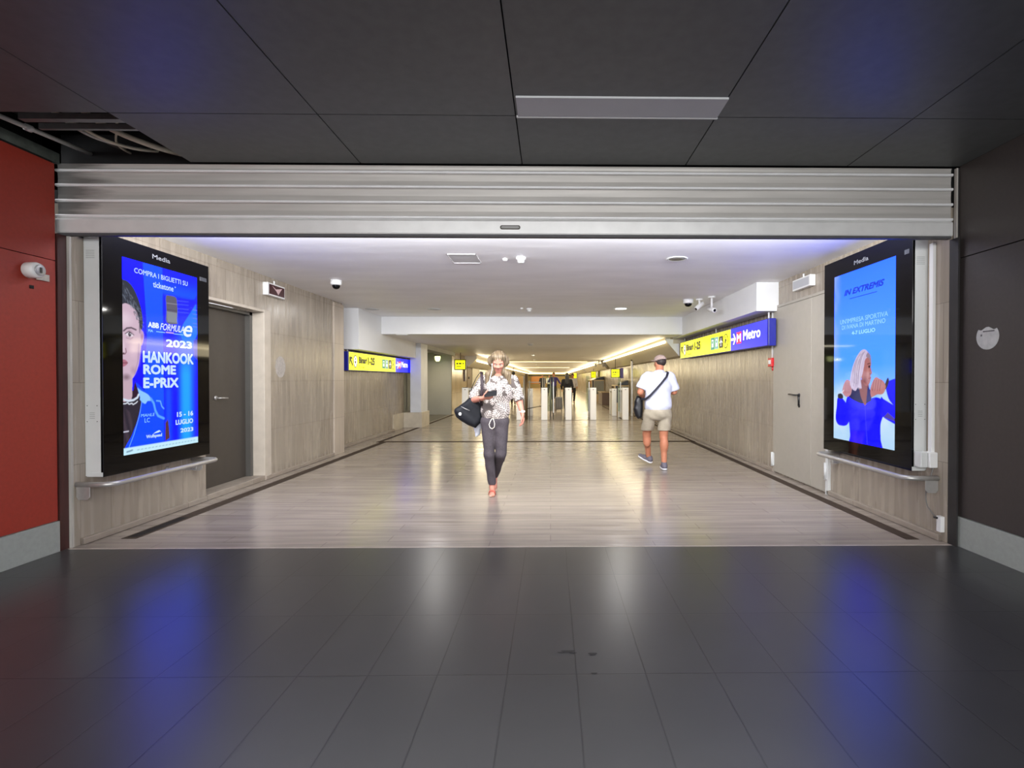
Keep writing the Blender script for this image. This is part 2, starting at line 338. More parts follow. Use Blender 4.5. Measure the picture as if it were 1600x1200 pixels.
wallbox('trim_15', [((2.97, 18.75, 0), (3.02, 18.9, 2.05)), ((2.97, 18.75, 2.0), (3.26, 18.9, 2.05))], M_steel)
wallbox('wall_far_panel', [((-3.0, 79.9, .6), (-1.3, 79.99, 1.75), mat('orange_panel', (214, 150, 96), .5, noise=.03, scale=1)), ((-3.4, 79.85, 1.8), (3.2, 79.99, 2.0), M_dsteel)], M_dsteel)

structure(wallbox('wall_leak_stop', [((-4.3, 4.16, 2.86), (3.6, 4.3, 3.3)), ((-4.3, 4.16, 0), (-3.905, 4.3, 3.3)), ((3.302, 4.16, 0), (3.6, 4.3, 3.3)), ((3.262, 4.168, 2.4), (3.31, 4.3, 3.3)), ((-3.91, 4.168, 2.5), (-3.82, 4.3, 3.3))], M_void))  # black boxes added round the shutter to stop outside light leaking in
# doors
b = MB(); b.box((-4.06, 5.60, .064), (-4.02, 6.84, 2.2), M_brown); d1 = structure(b.build('door_1', bevel=.003))
b = MB(); b.box((-4.02, 6.80, .064), (-3.955, 6.858, 2.23), mat('dark_door_frame', (92, 90, 86), .4, .3, noise=.05, scale=10)); b.box((-4.02, 5.72, 2.19), (-3.955, 6.858, 2.23), MATS['dark_door_frame']); b.build('door_frame', d1)
b = MB(); b.tube([(-4.02, 6.20, 1.12), (-3.965, 6.20, 1.12), (-3.96, 6.22, 1.12), (-3.96, 6.34, 1.115)], .010, M_steel); b.lathe([(.026, 0), (.026, .01)], (-4.02, 6.20, 1.12), M_steel, 'X'); b.build('door_handle', d1, label='brushed steel lever handle')
b = MB(); b.box((3.232, 5.96, .02), (XR, 6.30, 2.36), M_beige); b.box((3.232, 6.306, .02), (XR, 7.35, 2.36), M_beige); d2 = structure(b.build('door_2', bevel=.003))
b = MB(); b.box((3.225, 5.90, 0), (3.262, 5.955, 2.40), M_bwhite); b.box((3.235, 7.355, 0), (3.262, 7.39, 2.40), M_beige); b.box((3.235, 5.9, 2.365), (3.262, 7.39, 2.40), M_beige); b.build('door_frame', d2, .002)
b = MB(); b.lathe([(.022, 0), (.022, -.012)], (3.232, 6.60, 1.14), M_pblack, 'X'); b.tube([(3.225, 6.60, 1.14), (3.185, 6.60, 1.14), (3.18, 6.62, 1.14), (3.18, 6.79, 1.145)], .011, M_pblack)
b.tube([(3.222, 6.60, 1.15), (3.222, 6.60, 1.00)], .013, M_pblack); b.lathe([(.02, 0), (.02, -.01)], (3.232, 6.60, 1.0), M_pblack, 'X'); b.build('door_handle', d2, label='black lever handle on a long plate')
for y, z in ((5.935, .27), (7.375, .19), (7.375, 2.0)):
    b = MB(); b.tube([(3.215, y, z-.1), (3.215, y, z+.1)], .016, M_bwhite); b.box((3.215, y-.03, z-.09), (3.236, y+.03, z+.09), M_bwhite); b.build('hinge', d2)

# ---- rolling shutter with its guides
t = thing('rolling_shutter', 'wide grey metal rolling shutter pulled up under the dark ceiling across the passage', 'shutter', (0, 4.13, 2.49))
zs = [3.052, 2.990, 2.874, 2.752, 2.630]; prof = []
for i, z in enumerate(zs[:-1]):
    z2 = zs[i+1]
    prof += [(4.118, z), (4.124, z-.010), (4.127, (z+z2)/2), (4.124, z2+.026), (4.118, z2+.018), (4.113, z2+.014), (4.112, z2+.004)]
prof.append((4.125, zs[-1])); back = [(y+.02, z) for y, z in prof[::-1]]
b = MB(); b.prism(prof+back, 'X', -3.90, 3.25, M_galv); b.build('slat_curtain', t)
b = MB()
for z in (2.990, 2.874, 2.752, 2.632):
    b.prism([(4.104, z+.016), (4.100, z+.010), (4.100, z+.002), (4.104, z-.004), (4.13, z-.004), (4.13, z+.018)], 'X', -3.90, 3.25, mat('bright_slat_rib', (240, 240, 240), .35, .2, noise=.05, scale=5))
b.build('slat_rib', t)
b = MB(); b.prism([(4.100, 2.614), (4.096, 2.606), (4.096, 2.512), (4.100, 2.503), (4.15, 2.503), (4.15, 2.628), (4.115, 2.628)], 'X', -3.895, 3.245, M_bar); b.build('bottom_bar', t)
b = MB(); b.box((-3.89, 4.105, 2.484), (3.24, 4.15, 2.504), mat('rubber_seal', (74, 74, 76), .6, noise=.1, scale=20)); b.build('rubber_seal', t)
b = MB(); n = 16; pr = []
for i in range(n+1): a = math.pi/2+math.pi*i/n; pr.append((-.385+.016*math.cos(a), 2.556+.016*math.sin(a)))
for i in range(n+1): a = -math.pi/2+math.pi*i/n; pr.append((-.255+.016*math.cos(a), 2.556+.016*math.sin(a)))
b.prism(pr, 'Y', 4.088, 4.098, M_dsteel); b.prism([(x*.88-.038, 2.556+(z-2.556)*.55) for x, z in pr], 'Y', 4.085, 4.089, mat('lock_steel', (130, 130, 128), .3, .8, noise=.05, scale=9)); b.build('lock_slot', t)
for sgn, x0, x1 in ((-1, -3.90, -3.80), (1, 3.225, 3.30)):
    b = MB(); mm = mat('maroon_guide', (64, 30, 26), .5, noise=.3, scale=8, stretch=(4, 4, .5)) if sgn < 0 else mat('charcoal_guide', (38, 36, 36), .5, noise=.2, scale=8)
    if sgn < 0:
        b.box((-3.90, 4.05, 0), (-3.856, 4.11, 2.484), M_void); b.box((-3.856, 4.055, 0), (-3.842, 4.165, 2.484), mm); b.box((-3.842, 4.13, 0), (-3.822, 4.17, 2.484), mat('pale_channel_edge', (186, 182, 174), .45, .2, noise=.2, scale=6, stretch=(1, 1, .4)))
    else:
        b.box((3.262, 4.06, 0), (3.276, 4.165, 2.484), mm); b.box((3.276, 4.10, 0), (3.288, 4.125, 3.05), MATS['pale_channel_edge']); b.box((3.288, 4.10, 0), (3.30, 4.12, 3.05), mm)
    b.build('guide_rail', t, label='scuffed maroon guide channel' if sgn < 0 else 'charcoal guide channel with a pale edge')

# ---- unlit ceiling light strip, and the things in the hole of the ceiling
t = thing('ceiling_light', 'long unlit pale grey light strip flush in the dark front ceiling', 'light fitting', (.43, 3.23, 3.06))
b = MB(); b.box((-.21, 3.112, 3.048), (1.085, 3.345, 3.062), M_off); b.build('diffuser', t, .002)
b = MB(); b.box((-.22, 3.34, 3.046), (1.09, 3.352, 3.062), M_bwhite); b.build('frame', t)
def pipe(name, pts, r, m, label, cat, group=None, n=10, smooth=True):
    if smooth and len(pts) > 2:
        P = [Vector(p) for p in pts]; Q = []
        for i in range(len(P)-1):
            a, b_, c, d = P[max(i-1, 0)], P[i], P[i+1], P[min(i+2, len(P)-1)]
            for k in range(8):
                u = k/8; Q.append(.5*((2*b_)+(c-a)*u+(2*a-5*b_+4*c-d)*u*u+(3*b_-a-3*c+d)*u**3))
        pts = Q+[P[-1]]
    mb = MB(); mb.tube(pts, r, m, n); return tag(mb.build(name), label, cat, group)
M_cond = mat('grey_conduit', (206, 206, 200), .4, .2, noise=.1, scale=12); M_cab = mat('pale_cable', (222, 214, 194), .5, noise=.1, scale=12); M_cabd = mat('dark_cable', (96, 90, 84), .5, noise=.1, scale=12)
t = thing('conduit_pipe', 'pale grey pipe with a white coupling running beside the red wall in the ceiling hole', 'pipe', (-3.73, 3.75, 3.13))
b = MB(); b.tube([(-3.76, 3.32, 3.13), (-3.66, 4.26, 3.15)], .016, M_cond, 14); b.build('pipe', t)
b = MB(); b.tube([(-3.723, 3.70, 3.138), (-3.718, 3.74, 3.139)], .024, M_plast, 14); b.build('coupling', t, label='white ring coupling')
for y, z, lb, hh in ((3.56, 3.125, 'wider grey steel channel spanning the ceiling hole, the farther from the shutter', .05), (3.70, 3.125, 'narrow grey steel bar spanning the ceiling hole nearer the shutter', .025)):
    b = MB(); b.prism([(y, z), (y+hh, z), (y+hh, z+.04), (y+hh-.006, z+.04), (y+hh-.006, z+.006), (y+.006, z+.006), (y+.006, z+.04), (y, z+.04)], 'X', -3.63, -2.84, mat('steel_channel', (140, 144, 144), .4, .5, noise=.15, scale=9)); tag(b.build('ceiling_channel'), lb, 'steel bar')
tag(wallbox('angle_profile', [((-3.98, 3.34, 3.04), (-3.86, 4.10, 3.06)), ((-3.88, 3.34, 3.06), (-3.86, 4.10, 3.12))], mat('weathered_angle', (84, 90, 84), .6, .3, noise=.3, scale=16), kind=None), 'weathered dark metal angle along the top of the red wall', 'steel bar')
pipe('cable_bundle', [(-3.35, 3.40, 3.35), (-3.25, 3.75, 3.20), (-3.05, 3.95, 3.13), (-2.93, 4.22, 3.16)], .020, M_cab, 'thick pale cable sagging in a curve in the ceiling hole', 'cable')
pipe('cable', [(-3.62, 3.36, 3.42), (-3.45, 3.75, 3.18), (-3.30, 3.98, 3.14), (-3.15, 4.24, 3.20)], .012, M_cond, 'grey cable crossing behind the steel bars towards the shutter', 'cable')
pipe('cable', [(-3.56, 3.40, 3.30), (-3.36, 3.82, 3.15), (-3.22, 4.02, 3.13), (-3.10, 4.24, 3.2)], .010, M_cab, 'thin pale cable lying next to the grey one in the ceiling hole', 'cable')
pipe('cable', [(-3.30, 3.36, 3.45), (-3.20, 3.80, 3.30), (-3.33, 4.0, 3.16), (-3.36, 4.22, 3.16)], .008, M_cab, 'thin pale cable dropping steeply behind the shutter top', 'cable')
pipe('cable', [(-3.70, 3.42, 3.45), (-3.55, 3.70, 3.28), (-3.42, 4.0, 3.18), (-3.40, 4.22, 3.2)], .014, M_cabd, 'dark cable hanging at the back of the ceiling hole', 'cable')
pipe('cable', [(-2.90, 3.80, 3.16), (-2.90, 3.93, 3.12), (-2.88, 4.05, 3.13), (-2.87, 4.2, 3.15)], .012, M_cab, 'short pale ribbed cable against the right edge of the ceiling hole', 'cable')
pipe('duct_pipe', [(-4.0, 3.9, 3.40), (-2.9, 3.85, 3.42)], .07, mat('dark_duct', (46, 48, 48), .5, .3, noise=.2, scale=6), 'fat dark duct deep inside the ceiling hole', 'pipe', n=18, smooth=False)

# ---- things on the two front walls
t = thing('key_switch', 'white rounded key switch with a paper tag on the red wall', 'switch', (FL, 3.86, 2.15))
b = MB(); b.lathe([(.040, 0), (.058, .012), (.058, .07), (.050, .088), (.03, .092)], (FL, 3.83, 2.15), M_plast, 'X', 28); b.build('housing', t)
b = MB(); b.lathe([(.040, .0), (.040, .006), (.034, .008)], (FL+.092, 3.83, 2.15), mat('switch_rim_grey', (170, 170, 170), .3, .3, noise=.03, scale=9), 'X', 24); b.box((FL+.098, 3.822, 2.13), (FL+.104, 3.838, 2.17), M_dsteel); b.build('key_cylinder', t, label='grey round lock with a dark keyhole')
b = MB(); b.box((FL+.004, 3.89, 2.095), (FL+.008, 3.99, 2.145), mat('paper_tag', (206, 200, 186), .7, noise=.08, scale=60)); b.build('paper_tag', t)
tag(wallbox('cable_hole', [((FL, 3.845, 2.02), (FL+.004, 3.875, 2.045))], M_void, kind=None), 'small dark hole in the red wall below the key switch', 'hole')
b = MB(); n = 30; pr = []
for i in range(n):
    a = 2*math.pi*i/n; r = .098; y, z = r*math.cos(a), r*1.0*math.sin(a)
    if z > .062: z = .062+.012*math.sin(5*a)
    pr.append((3.822+y*1.02, 1.67+z))
b.prism(pr, 'X', FR-.003, FR, mat('worn_sticker_white', (176, 176, 174), .6, noise=.12, scale=25))
st = b.build('round_sticker'); tag(st, 'worn round white sticker with a torn top on the charcoal wall', 'sticker')
b = MB(); b.box((FR-.005, 3.76, 1.705), (FR-.003, 3.86, 1.715), mat('sticker_scuff', (92, 90, 92), .7, noise=.2, scale=60)); b.box((FR-.005, 3.87, 1.675), (FR-.003, 3.88, 1.69), MATS['sticker_scuff']); b.build('scuff_mark', st)
# dark marks on the floor are wear in the tiles
b = MB()
for (x, y, r, s) in ((.085, 2.52, .030, .5), (.055, 2.51, .02, .35), (.11, 2.505, .018, .4), (.207, 2.495, .020, .8), (.20, 2.33, .014, .5)):
    b.add([(x+r*math.cos(a)*(1+.3*math.sin(3*a)), y+r*s*math.sin(a)*(1+.3*math.cos(2*a)), .0012) for a in [2*math.pi*i/14 for i in range(14)]], [tuple(range(14))], mat('dark_floor_stain', (30, 28, 30), .6, noise=.2, scale=60))
tag(b.build('floor_stain'), 'small dark stains on the dark tile floor in front', 'stain', kind='stuff')
# ------------------------------------------------------------------ the two lit displays: pictures rastered onto a fine grid of coloured points
class Canvas:
    def __init__(s, w, h, ss=2):
        s.w, s.h, s.ss = w, h, ss; W, H = w*ss, h*ss
        s.U, s.V = np.meshgrid((np.arange(W)+.5)/W, (np.arange(H)+.5)/H); s.c = np.zeros((H, W, 3))
    def inside(s, pts):
        r = np.zeros(s.U.shape, bool); n = len(pts)
        for i in range(n):
            x0, y0 = pts[i]; x1, y1 = pts[(i+1) % n]
            if y0 == y1: continue
            k = ((s.V < y0) != (s.V < y1)) & (s.U < (x1-x0)*(s.V-y0)/(y1-y0)+x0); r ^= k
        return r
    def put(s, mask, col, a=1.):
        m = (mask*a)[..., None] if mask.dtype != bool else mask[..., None]*a
        s.c = s.c*(1-m)+np.array(lin(col))*m
    def poly(s, pts, col, a=1.): s.put(s.inside(pts), col, a)
    def curve(s, pts, col, a=1.):                              # smooth closed outline through the points
        P = np.array(pts); n = len(P); Q = []
        for i in range(n):
            p0, p1, p2, p3 = P[i-1], P[i], P[(i+1) % n], P[(i+2) % n]
            for k in range(6):
                u = k/6; Q.append(.5*((2*p1)+(p2-p0)*u+(2*p0-5*p1+4*p2-p3)*u*u+(3*p1-p0-3*p2+p3)*u**3))
        s.poly([tuple(q) for q in Q], col, a)
    def ell(s, u, v, ru, rv, col, a=1., soft=0., rot=0.):
        du, dv = s.U-u, (s.V-v)*1.8; c, si = math.cos(rot), math.sin(rot)
        x, y = du*c+dv*si, -du*si+dv*c; d = np.sqrt((x/ru)**2+(y/(rv*1.8))**2)
        s.put(np.clip((1-d)/soft, 0, 1)*1. if soft else (d < 1)*1., col, a)
    def line(s, pts, wd, col, a=1., soft=.5):
        best = np.full(s.U.shape, 9.)
        for (x0, y0), (x1, y1) in zip(pts[:-1], pts[1:]):
            ax, ay = s.U-x0, (s.V-y0)*1.8; bx, by = x1-x0, (y1-y0)*1.8; t = np.clip((ax*bx+ay*by)/(bx*bx+by*by+1e-9), 0, 1)
            best = np.minimum(best, np.hypot(ax-bx*t, ay-by*t))
        s.put(np.clip((wd-best)/(wd*soft), 0, 1), col, a)
    def out(s): return s.c.reshape(s.h, s.ss, s.w, s.ss, 3).mean((1, 3))
def sstep(x, a, b): t = np.clip((x-a)/(b-a), 0, 1); return t*t*(3-2*t)

def left_picture():
    c = Canvas(170, 310); c.put(np.ones(c.U.shape), (0, 0, 238))
    U, V = c.U, c.V
    c.poly([(.24, 1), (.49, 1), (.50, .3), (.50, 0), (.2, 0), (.27, .2), (.245, .40), (.27, .50), (.285, .6), (.28, .70), (.26, .85)], (0, 84, 240))
    c.poly([(.49, 1), (1, 1), (1, 0), (.5, 0)], (0, 22, 225))
    c.put(sstep(V, .98, .86)*(U > .49)*sstep(V, .84, .88), (0, 92, 245), .8)
    c.put(sstep(U, .62, .78)*sstep(U, 1.0, .9)*sstep(V, .9, .6), (10, 120, 250), .55)
    c.put(sstep(U, .70, .80)*sstep(U, .93, .84)*sstep(V, .55, .40), (25, 170, 255), .9)
    c.put(np.exp(-((U-.55)/.03)**2)*sstep(V, .5, .35), (10, 90, 250), .8)
    c.put(np.exp(-((U-.66)/.035)**2)*sstep(V, .40, .30), (0, 0, 215), .9); c.put(np.exp(-((U-.97)/.03)**2)*sstep(V, .5, .3), (30, 20, 190), .8)
    c.poly([(.70, .85), (.95, .86), (1, .90), (1, .80), (.84, .68), (.72, .66)], (20, 20, 190), .8)
    c.poly([(.98, .84), (1, .66), (.90, .56), (.78, .60), (.72, .66), (.80, .72)], (30, 140, 250), .7)
    for v in (.835, .815, .79, .77): c.line([(.70, v), (.86, v+.006)], .006, (70, 90, 220), .8)
    for v in (.80, .775, .75, .72, .70): c.line([(.93, v), (1, v)], .006, (110, 130, 235), .7)
    c.curve([(.535, .845), (.58, .855), (.66, .855), (.69, .84), (.70, .77), (.69, .72), (.69, .70), (.545, .70), (.54, .77)], (96, 92, 110)); c.poly([(.55, .705), (.69, .705), (.69, .765), (.545, .765)], (132, 138, 148))
    c.line([(.55, .81), (.69, .813)], .006, (140, 136, 150)); c.line([(.55, .775), (.69, .775)], .004, (70, 66, 84))
    c.poly([(.93, .62), (1, .63), (1, .50), (.94, .52)], (84, 84, 110), .7)
    c.poly([(.51, .04), (.515, .14), (.55, .165), (.565, .12), (.575, .055)], (84, 50, 60))
    # driver's body
    c.curve([(-.05, .03), (-.05, .32), (.10, .33), (.2, .30), (.225, .283), (.20, .22), (.16, .14), (.10, .05), (.05, -.03)], (44, 38, 52))
    c.put(c.inside([(.0, .03), (0, .25), (.12, .20), (.08, .05)])*(.5+.5*np.sin(U*90+V*40)), (78, 64, 76), .6)
    c.curve([(.215, .285), (.155, .335), (.145, .37), (.25, .325), (.31, .30), (.37, .265), (.44, .25), (.497, .235), (.52, .10), (.497, .02), (.04, .02), (.10, .10), (.17, .18)], (0, 74, 236))
    c.poly([(.497, 0), (.497, .4), (.6, .4), (.6, 0)], (0, 24, 225), 1.); c.put(np.exp(-((U-.56)/.04)**2)*(V < .4)*(U > .498)*sstep(V, .40, .3), (10, 84, 245), .8)
    c.poly([(.51, .04), (.515, .14), (.55, .165), (.565, .12), (.575, .055)], (84, 50, 60))
    c.curve([(.155, .342), (.21, .325), (.29, .305), (.325, .285), (.33, .27), (.285, .268), (.26, .255), (.22, .265), (.19, .285)], (140, 200, 250))
    c.line([(.33, .28), (.365, .255), (.385, .215), (.42, .185), (.495, .168)], .016, (90, 165, 250)); c.line([(.40, .268), (.45, .265), (.47, .235), (.497, .222)], .008, (110, 180, 250))
    c.line([(.222, .283), (.19, .20), (.12, .10), (.06, .035)], .004, (120, 190, 255))
    c.poly([(.12, .34), (.14, .38), (.2, .285), (.11, .28)], (46, 20, 44)); c.poly([(-.01, .40), (.11, .40), (.105, .30), (.09, .275), (-.01, .27)], (196, 168, 182))
    c.line([(.0, .285), (.06, .275), (.12, .278), (.165, .29), (.18, .305)], .013, (214, 226, 244)); c.line([(0, .262), (.03, .262), (.05, .266), (.07, .258), (.10, .262), (.115, .255), (.15, .263), (.165, .27)], .006, (230, 236, 250))
    c.line([(0, .12), (.06, .121)], .006, (220, 220, 240))
    # half face
    c.curve([(-.08, .30), (-.08, .80), (.06, .79), (.13, .77), (.19, .72), (.21, .66), (.222, .60), (.205, .52), (.18, .455), (.135, .405), (.10, .385), (.05, .372), (-.02, .372)], (206, 178, 196))
    c.curve([(.205, .64), (.24, .635), (.25, .61), (.235, .575), (.215, .565)], (190, 150, 190)); c.ell(.226, .605, .010, .02, (150, 100, 140), .7, .6)
    c.ell(.02, .69, .13, .05, (226, 204, 218), .8, .8); c.ell(.12, .53, .06, .05, (226, 196, 214), .6, .9); c.ell(.19, .52, .03, .08, (170, 140, 190), .5, .9)
    c.ell(.04, .395, .07, .025, (118, 92, 104), .8, .8); c.ell(.12, .43, .05, .03, (170, 138, 160), .6, .8)
    c.curve([(-.05, .92), (0, .888), (.06, .882), (.12, .86), (.165, .825), (.205, .78), (.232, .73), (.24, .68), (.228, .645), (.208, .65), (.195, .665), (.188, .705), (.16, .735), (.11, .758), (.04, .768), (-.05, .765)], (46, 50, 62))
    for i in range(120):
        a = rng.uniform(0, 1); u = .01+.21*a+rng.uniform(-.02, .02); v = .87-.16*a**1.6-rng.uniform(0, .075)
        c.line([(u, v), (u+rng.uniform(.004, .02), v-rng.uniform(.004, .018))], .004, random.choice([(96, 104, 120), (70, 76, 90), (24, 26, 36), (130, 138, 156)]), .8)
    c.poly([(.19, .665), (.21, .65), (.20, .62), (.19, .63)], (80, 76, 92), .7)
    c.line([(.015, .628), (.05, .643), (.10, .648), (.155, .640)], .010, (84, 64, 80)); c.ell(.082, .616, .052, .026, (168, 132, 152), .8, .6)
    c.curve([(.035, .612), (.075, .626), (.125, .610), (.085, .600)], (226, 214, 228)); c.ell(.082, .613, .019, .013, (56, 42, 60), 1, .2); c.ell(.087, .617, .005, .003, (240, 240, 250))
    c.line([(.03, .614), (.075, .628), (.13, .612)], .005, (60, 40, 56)); c.line([(.04, .594), (.09, .589), (.12, .598)], .004, (150, 116, 138), .8)
    c.ell(.0, .545, .035, .05, (232, 208, 222), .8, .8); c.line([(.035, .54), (.042, .522), (.028, .512), (.0, .511)], .006, (126, 88, 104)); c.ell(.012, .515, .014, .006, (66, 38, 50), .9, .5)
    c.curve([(-.05, .478), (.02, .484), (.058, .468), (.02, .450), (-.05, .446)], (178, 112, 132)); c.line([(-.02, .467), (.03, .467), (.058, .468)], .004, (96, 52, 66))
    c.line([(.19, .57), (.175, .48), (.135, .415)], .008, (150, 120, 170), .5)
    # footer bar
    c.poly([(0, 0), (1, 0), (1, .037), (0, .037)], (196, 236, 252))
    for u in list(np.arange(.16, .95, .045)): c.line([(u, .018), (u+.022, .019)], .005, (120, 160, 190), .8)
    c.line([(.04, .017), (.075, .019), (.10, .022)], .010, (90, 120, 150), .8)
    return c
def right_picture():
    c = Canvas(170, 310); U, V = c.U, c.V
    base = np.zeros(U.shape+(3,)); st = [(0, (176, 214, 246)), (.25, (150, 205, 250)), (.45, (78, 166, 250)), (.7, (74, 156, 252)), (1, (44, 128, 255))]
    for i in range(3): base[..., i] = np.interp(V, [s_[0] for s_ in st], [lin(s_[1])[i] for s_ in st])
    c.c = base
    n = np.sin(U*9+V*14)+.6*np.sin(U*21-V*31+1)+.4*np.sin(U*43+V*55)
    c.put(sstep(U, .16, .0)*sstep(V, .30, .5)*np.clip(.6+.25*n, 0, 1), (150, 180, 240), .9)
    c.put(np.clip(sstep(V, .36+.03*np.sin(U*13), .26)*sstep(U, .38, .12)*(.8+.2*n), 0, 1), (226, 240, 252), .8)
    c.put(np.clip(sstep(V, .34+.02*np.sin(U*17), .28)*sstep(U, .72, .82)*(.8+.2*n), 0, 1), (214, 234, 252), .8)
    c.put(np.clip(sstep(V, .15, .02)*(.8+.2*n), 0, 1), (170, 212, 248), .8)
    BL = (8, 6, 222); DB = (4, 4, 150)
    # jacket
    c.curve([(.98, .235), (.90, .25), (.84, .262), (.80, .27), (.81, .20), (.83, .17), (.92, .15), (1.05, .14), (1.05, .23)], BL); c.poly([(.84, .165), (1, .15), (1, .165), (.9, .195)], (86, 70, 110), .8)
    c.curve([(.87, .335), (.92, .36), (1.05, .36), (1.05, .24), (.98, .235), (.92, .26), (.89, .29)], (16, 14, 205)); c.curve([(.855, .335), (.875, .315), (.915, .355), (.895, .375)], (52, 48, 66))
    c.curve([(.04, .14), (.06, .20), (.075, .25), (.14, .255), (.20, .24), (.25, .21), (.29, .13), (.25, .095), (.16, .085), (.09, .09), (.05, .11)], BL)
    c.curve([(.09, .25), (.085, .275), (.14, .28), (.175, .27), (.17, .25)], (46, 44, 60))
    c.curve([(.33, -.03), (.31, .04), (.295, .10), (.265, .15), (.23, .20), (.24, .245), (.29, .27), (.42, .25), (.5, .23), (.60, .25), (.68, .265), (.76, .268), (.84, .25), (.86, .20), (.80, .13), (.80, .05), (.80, -.03)], BL)
    c.line([(.56, .215), (.575, .12), (.60, 0)], .005, (70, 70, 120)); c.line([(.295, .12), (.34, .20), (.36, .24)], .012, DB, .8); c.line([(.79, .12), (.755, .18), (.74, .23)], .012, DB, .8)
    c.line([(.45, .20), (.42, .10), (.44, .02)], .02, (20, 20, 240), .5); c.line([(.70, .20), (.72, .10), (.70, .0)], .02, DB, .5)
    # neck, hands, head
    c.curve([(.28, .265), (.30, .31), (.40, .34), (.50, .33), (.56, .26), (.54, .23), (.44, .235)], (18, 14, 70))
    c.curve([(.46, .36), (.60, .35), (.62, .30), (.605, .25), (.56, .22), (.53, .235), (.48, .28)], (142, 84, 84)); c.poly([(.60, .33), (.655, .30), (.66, .25), (.60, .235), (.575, .23)], (14, 12, 90))
    c.curve([(.20, .27), (.165, .295), (.19, .335), (.235, .362), (.29, .36), (.335, .325), (.32, .28), (.26, .262)], (196, 140, 150))
    for i in range(4): c.line([(.215+i*.028, .285), (.225+i*.03, .345)], .005, (140, 84, 96), .8)
    c.line([(.15, .285), (.19, .30)], .007, (230, 230, 240))
    c.curve([(.655, .27), (.64, .31), (.67, .35), (.72, .378), (.78, .37), (.84, .355), (.87, .325), (.83, .29), (.75, .285), (.70, .275)], (186, 122, 122))
    for i in range(4): c.line([(.675+i*.035, .305), (.695+i*.036, .362)], .006, (126, 70, 76), .8)
    c.curve([(.55, .52), (.61, .515), (.64, .47), (.645, .435), (.665, .402), (.645, .39), (.65, .375), (.635, .35), (.60, .332), (.55, .335), (.50, .37), (.50, .44)], (176, 112, 112))
    c.ell(.60, .40, .03, .04, (206, 150, 146), .7, .8); c.ell(.55, .36, .05, .03, (120, 66, 72), .7, .8)
    c.line([(.595, .452), (.635, .455)], .006, (84, 50, 56)); c.ell(.622, .437, .018, .009, (60, 36, 46), 1, .3); c.line([(.615, .372), (.65, .374)], .006, (150, 60, 76)); c.line([(.625, .397), (.655, .395)], .005, (110, 60, 66), .8)
    H = (204, 188, 216)
    c.curve([(.60, .515), (.56, .533), (.50, .532), (.44, .51), (.385, .475), (.34, .43), (.31, .38), (.30, .345), (.33, .315), (.40, .30), (.44, .32), (.50, .315), (.49, .36), (.515, .40), (.54, .44), (.555, .475), (.60, .495)], H)
    c.curve([(.60, .515), (.64, .50), (.655, .46), (.648, .44), (.62, .48), (.57, .495)], (150, 132, 150))
    for i in range(70):
        s0 = rng.uniform(0, 1); x0, y0 = .56-.10*s0, .525-.02*s0; x1, y1 = .33+.17*(1-s0)*rng.uniform(.5, 1), .33+rng.uniform(-.02, .03)
        mx_, my_ = (x0+x1)/2-.05, (y0+y1)/2+.035
        pts = [((1-t)**2*x0+2*t*(1-t)*mx_+t*t*x1, (1-t)**2*y0+2*t*(1-t)*my_+t*t*y1) for t in np.linspace(0, 1, 7)]
        c.line(pts, .004, random.choice([(234, 224, 240), (168, 150, 180), (128, 108, 136), (216, 204, 232)]), .7)
    return c
def raster_display(name, parent, fr, wd, ht, canv, m):
    im = canv.out(); h, w_ = im.shape[:2]; sat = np.clip((im[..., 2]-im[..., 0]*2.5-im[..., 1]*.3)/.5, 0, 1); im[..., 2] *= 1+2.7*sat;  me = bpy.data.meshes.new(name)
    off = Vector(parent_world(parent)); o0 = np.array(fr.o-off); u = np.array(fr.u); v = np.array(fr.v); nn = np.array(fr.n)
    a, b = np.meshgrid(np.linspace(0, wd, w_), np.linspace(0, ht, h))
    P = o0+a[..., None]*u+b[..., None]*v+nn*.001
    idx = np.arange(w_*h).reshape(h, w_); q = np.stack([idx[:-1, :-1], idx[:-1, 1:], idx[1:, 1:], idx[1:, :-1]], -1).reshape(-1, 4)
    me.from_pydata(P.reshape(-1, 3).tolist(), [], q.tolist())
    at = me.color_attributes.new('Col', 'FLOAT_COLOR', 'POINT'); at.data.foreach_set('color', np.concatenate([im.reshape(-1, 3), np.ones((w_*h, 1))], 1).astype(np.float32).ravel())
    me.materials.append(m); me.update(); o = bpy.data.objects.new(name, me); COL.objects.link(o); o.parent = parent; WORLDLOC[o.name] = tuple(off); return o
E1 = .55
W_ = emat('display_text_white', (206, 232, 255), E1); WB = emat('display_text_ice', (235, 245, 255), E1); DBL = emat('display_text_blue', (10, 60, 220), E1); YG = emat('display_text_lime', (170, 240, 150), E1); PL = emat('display_text_pale', (150, 215, 250), E1); BARM = emat('display_bar', (210, 170, 220), E1)
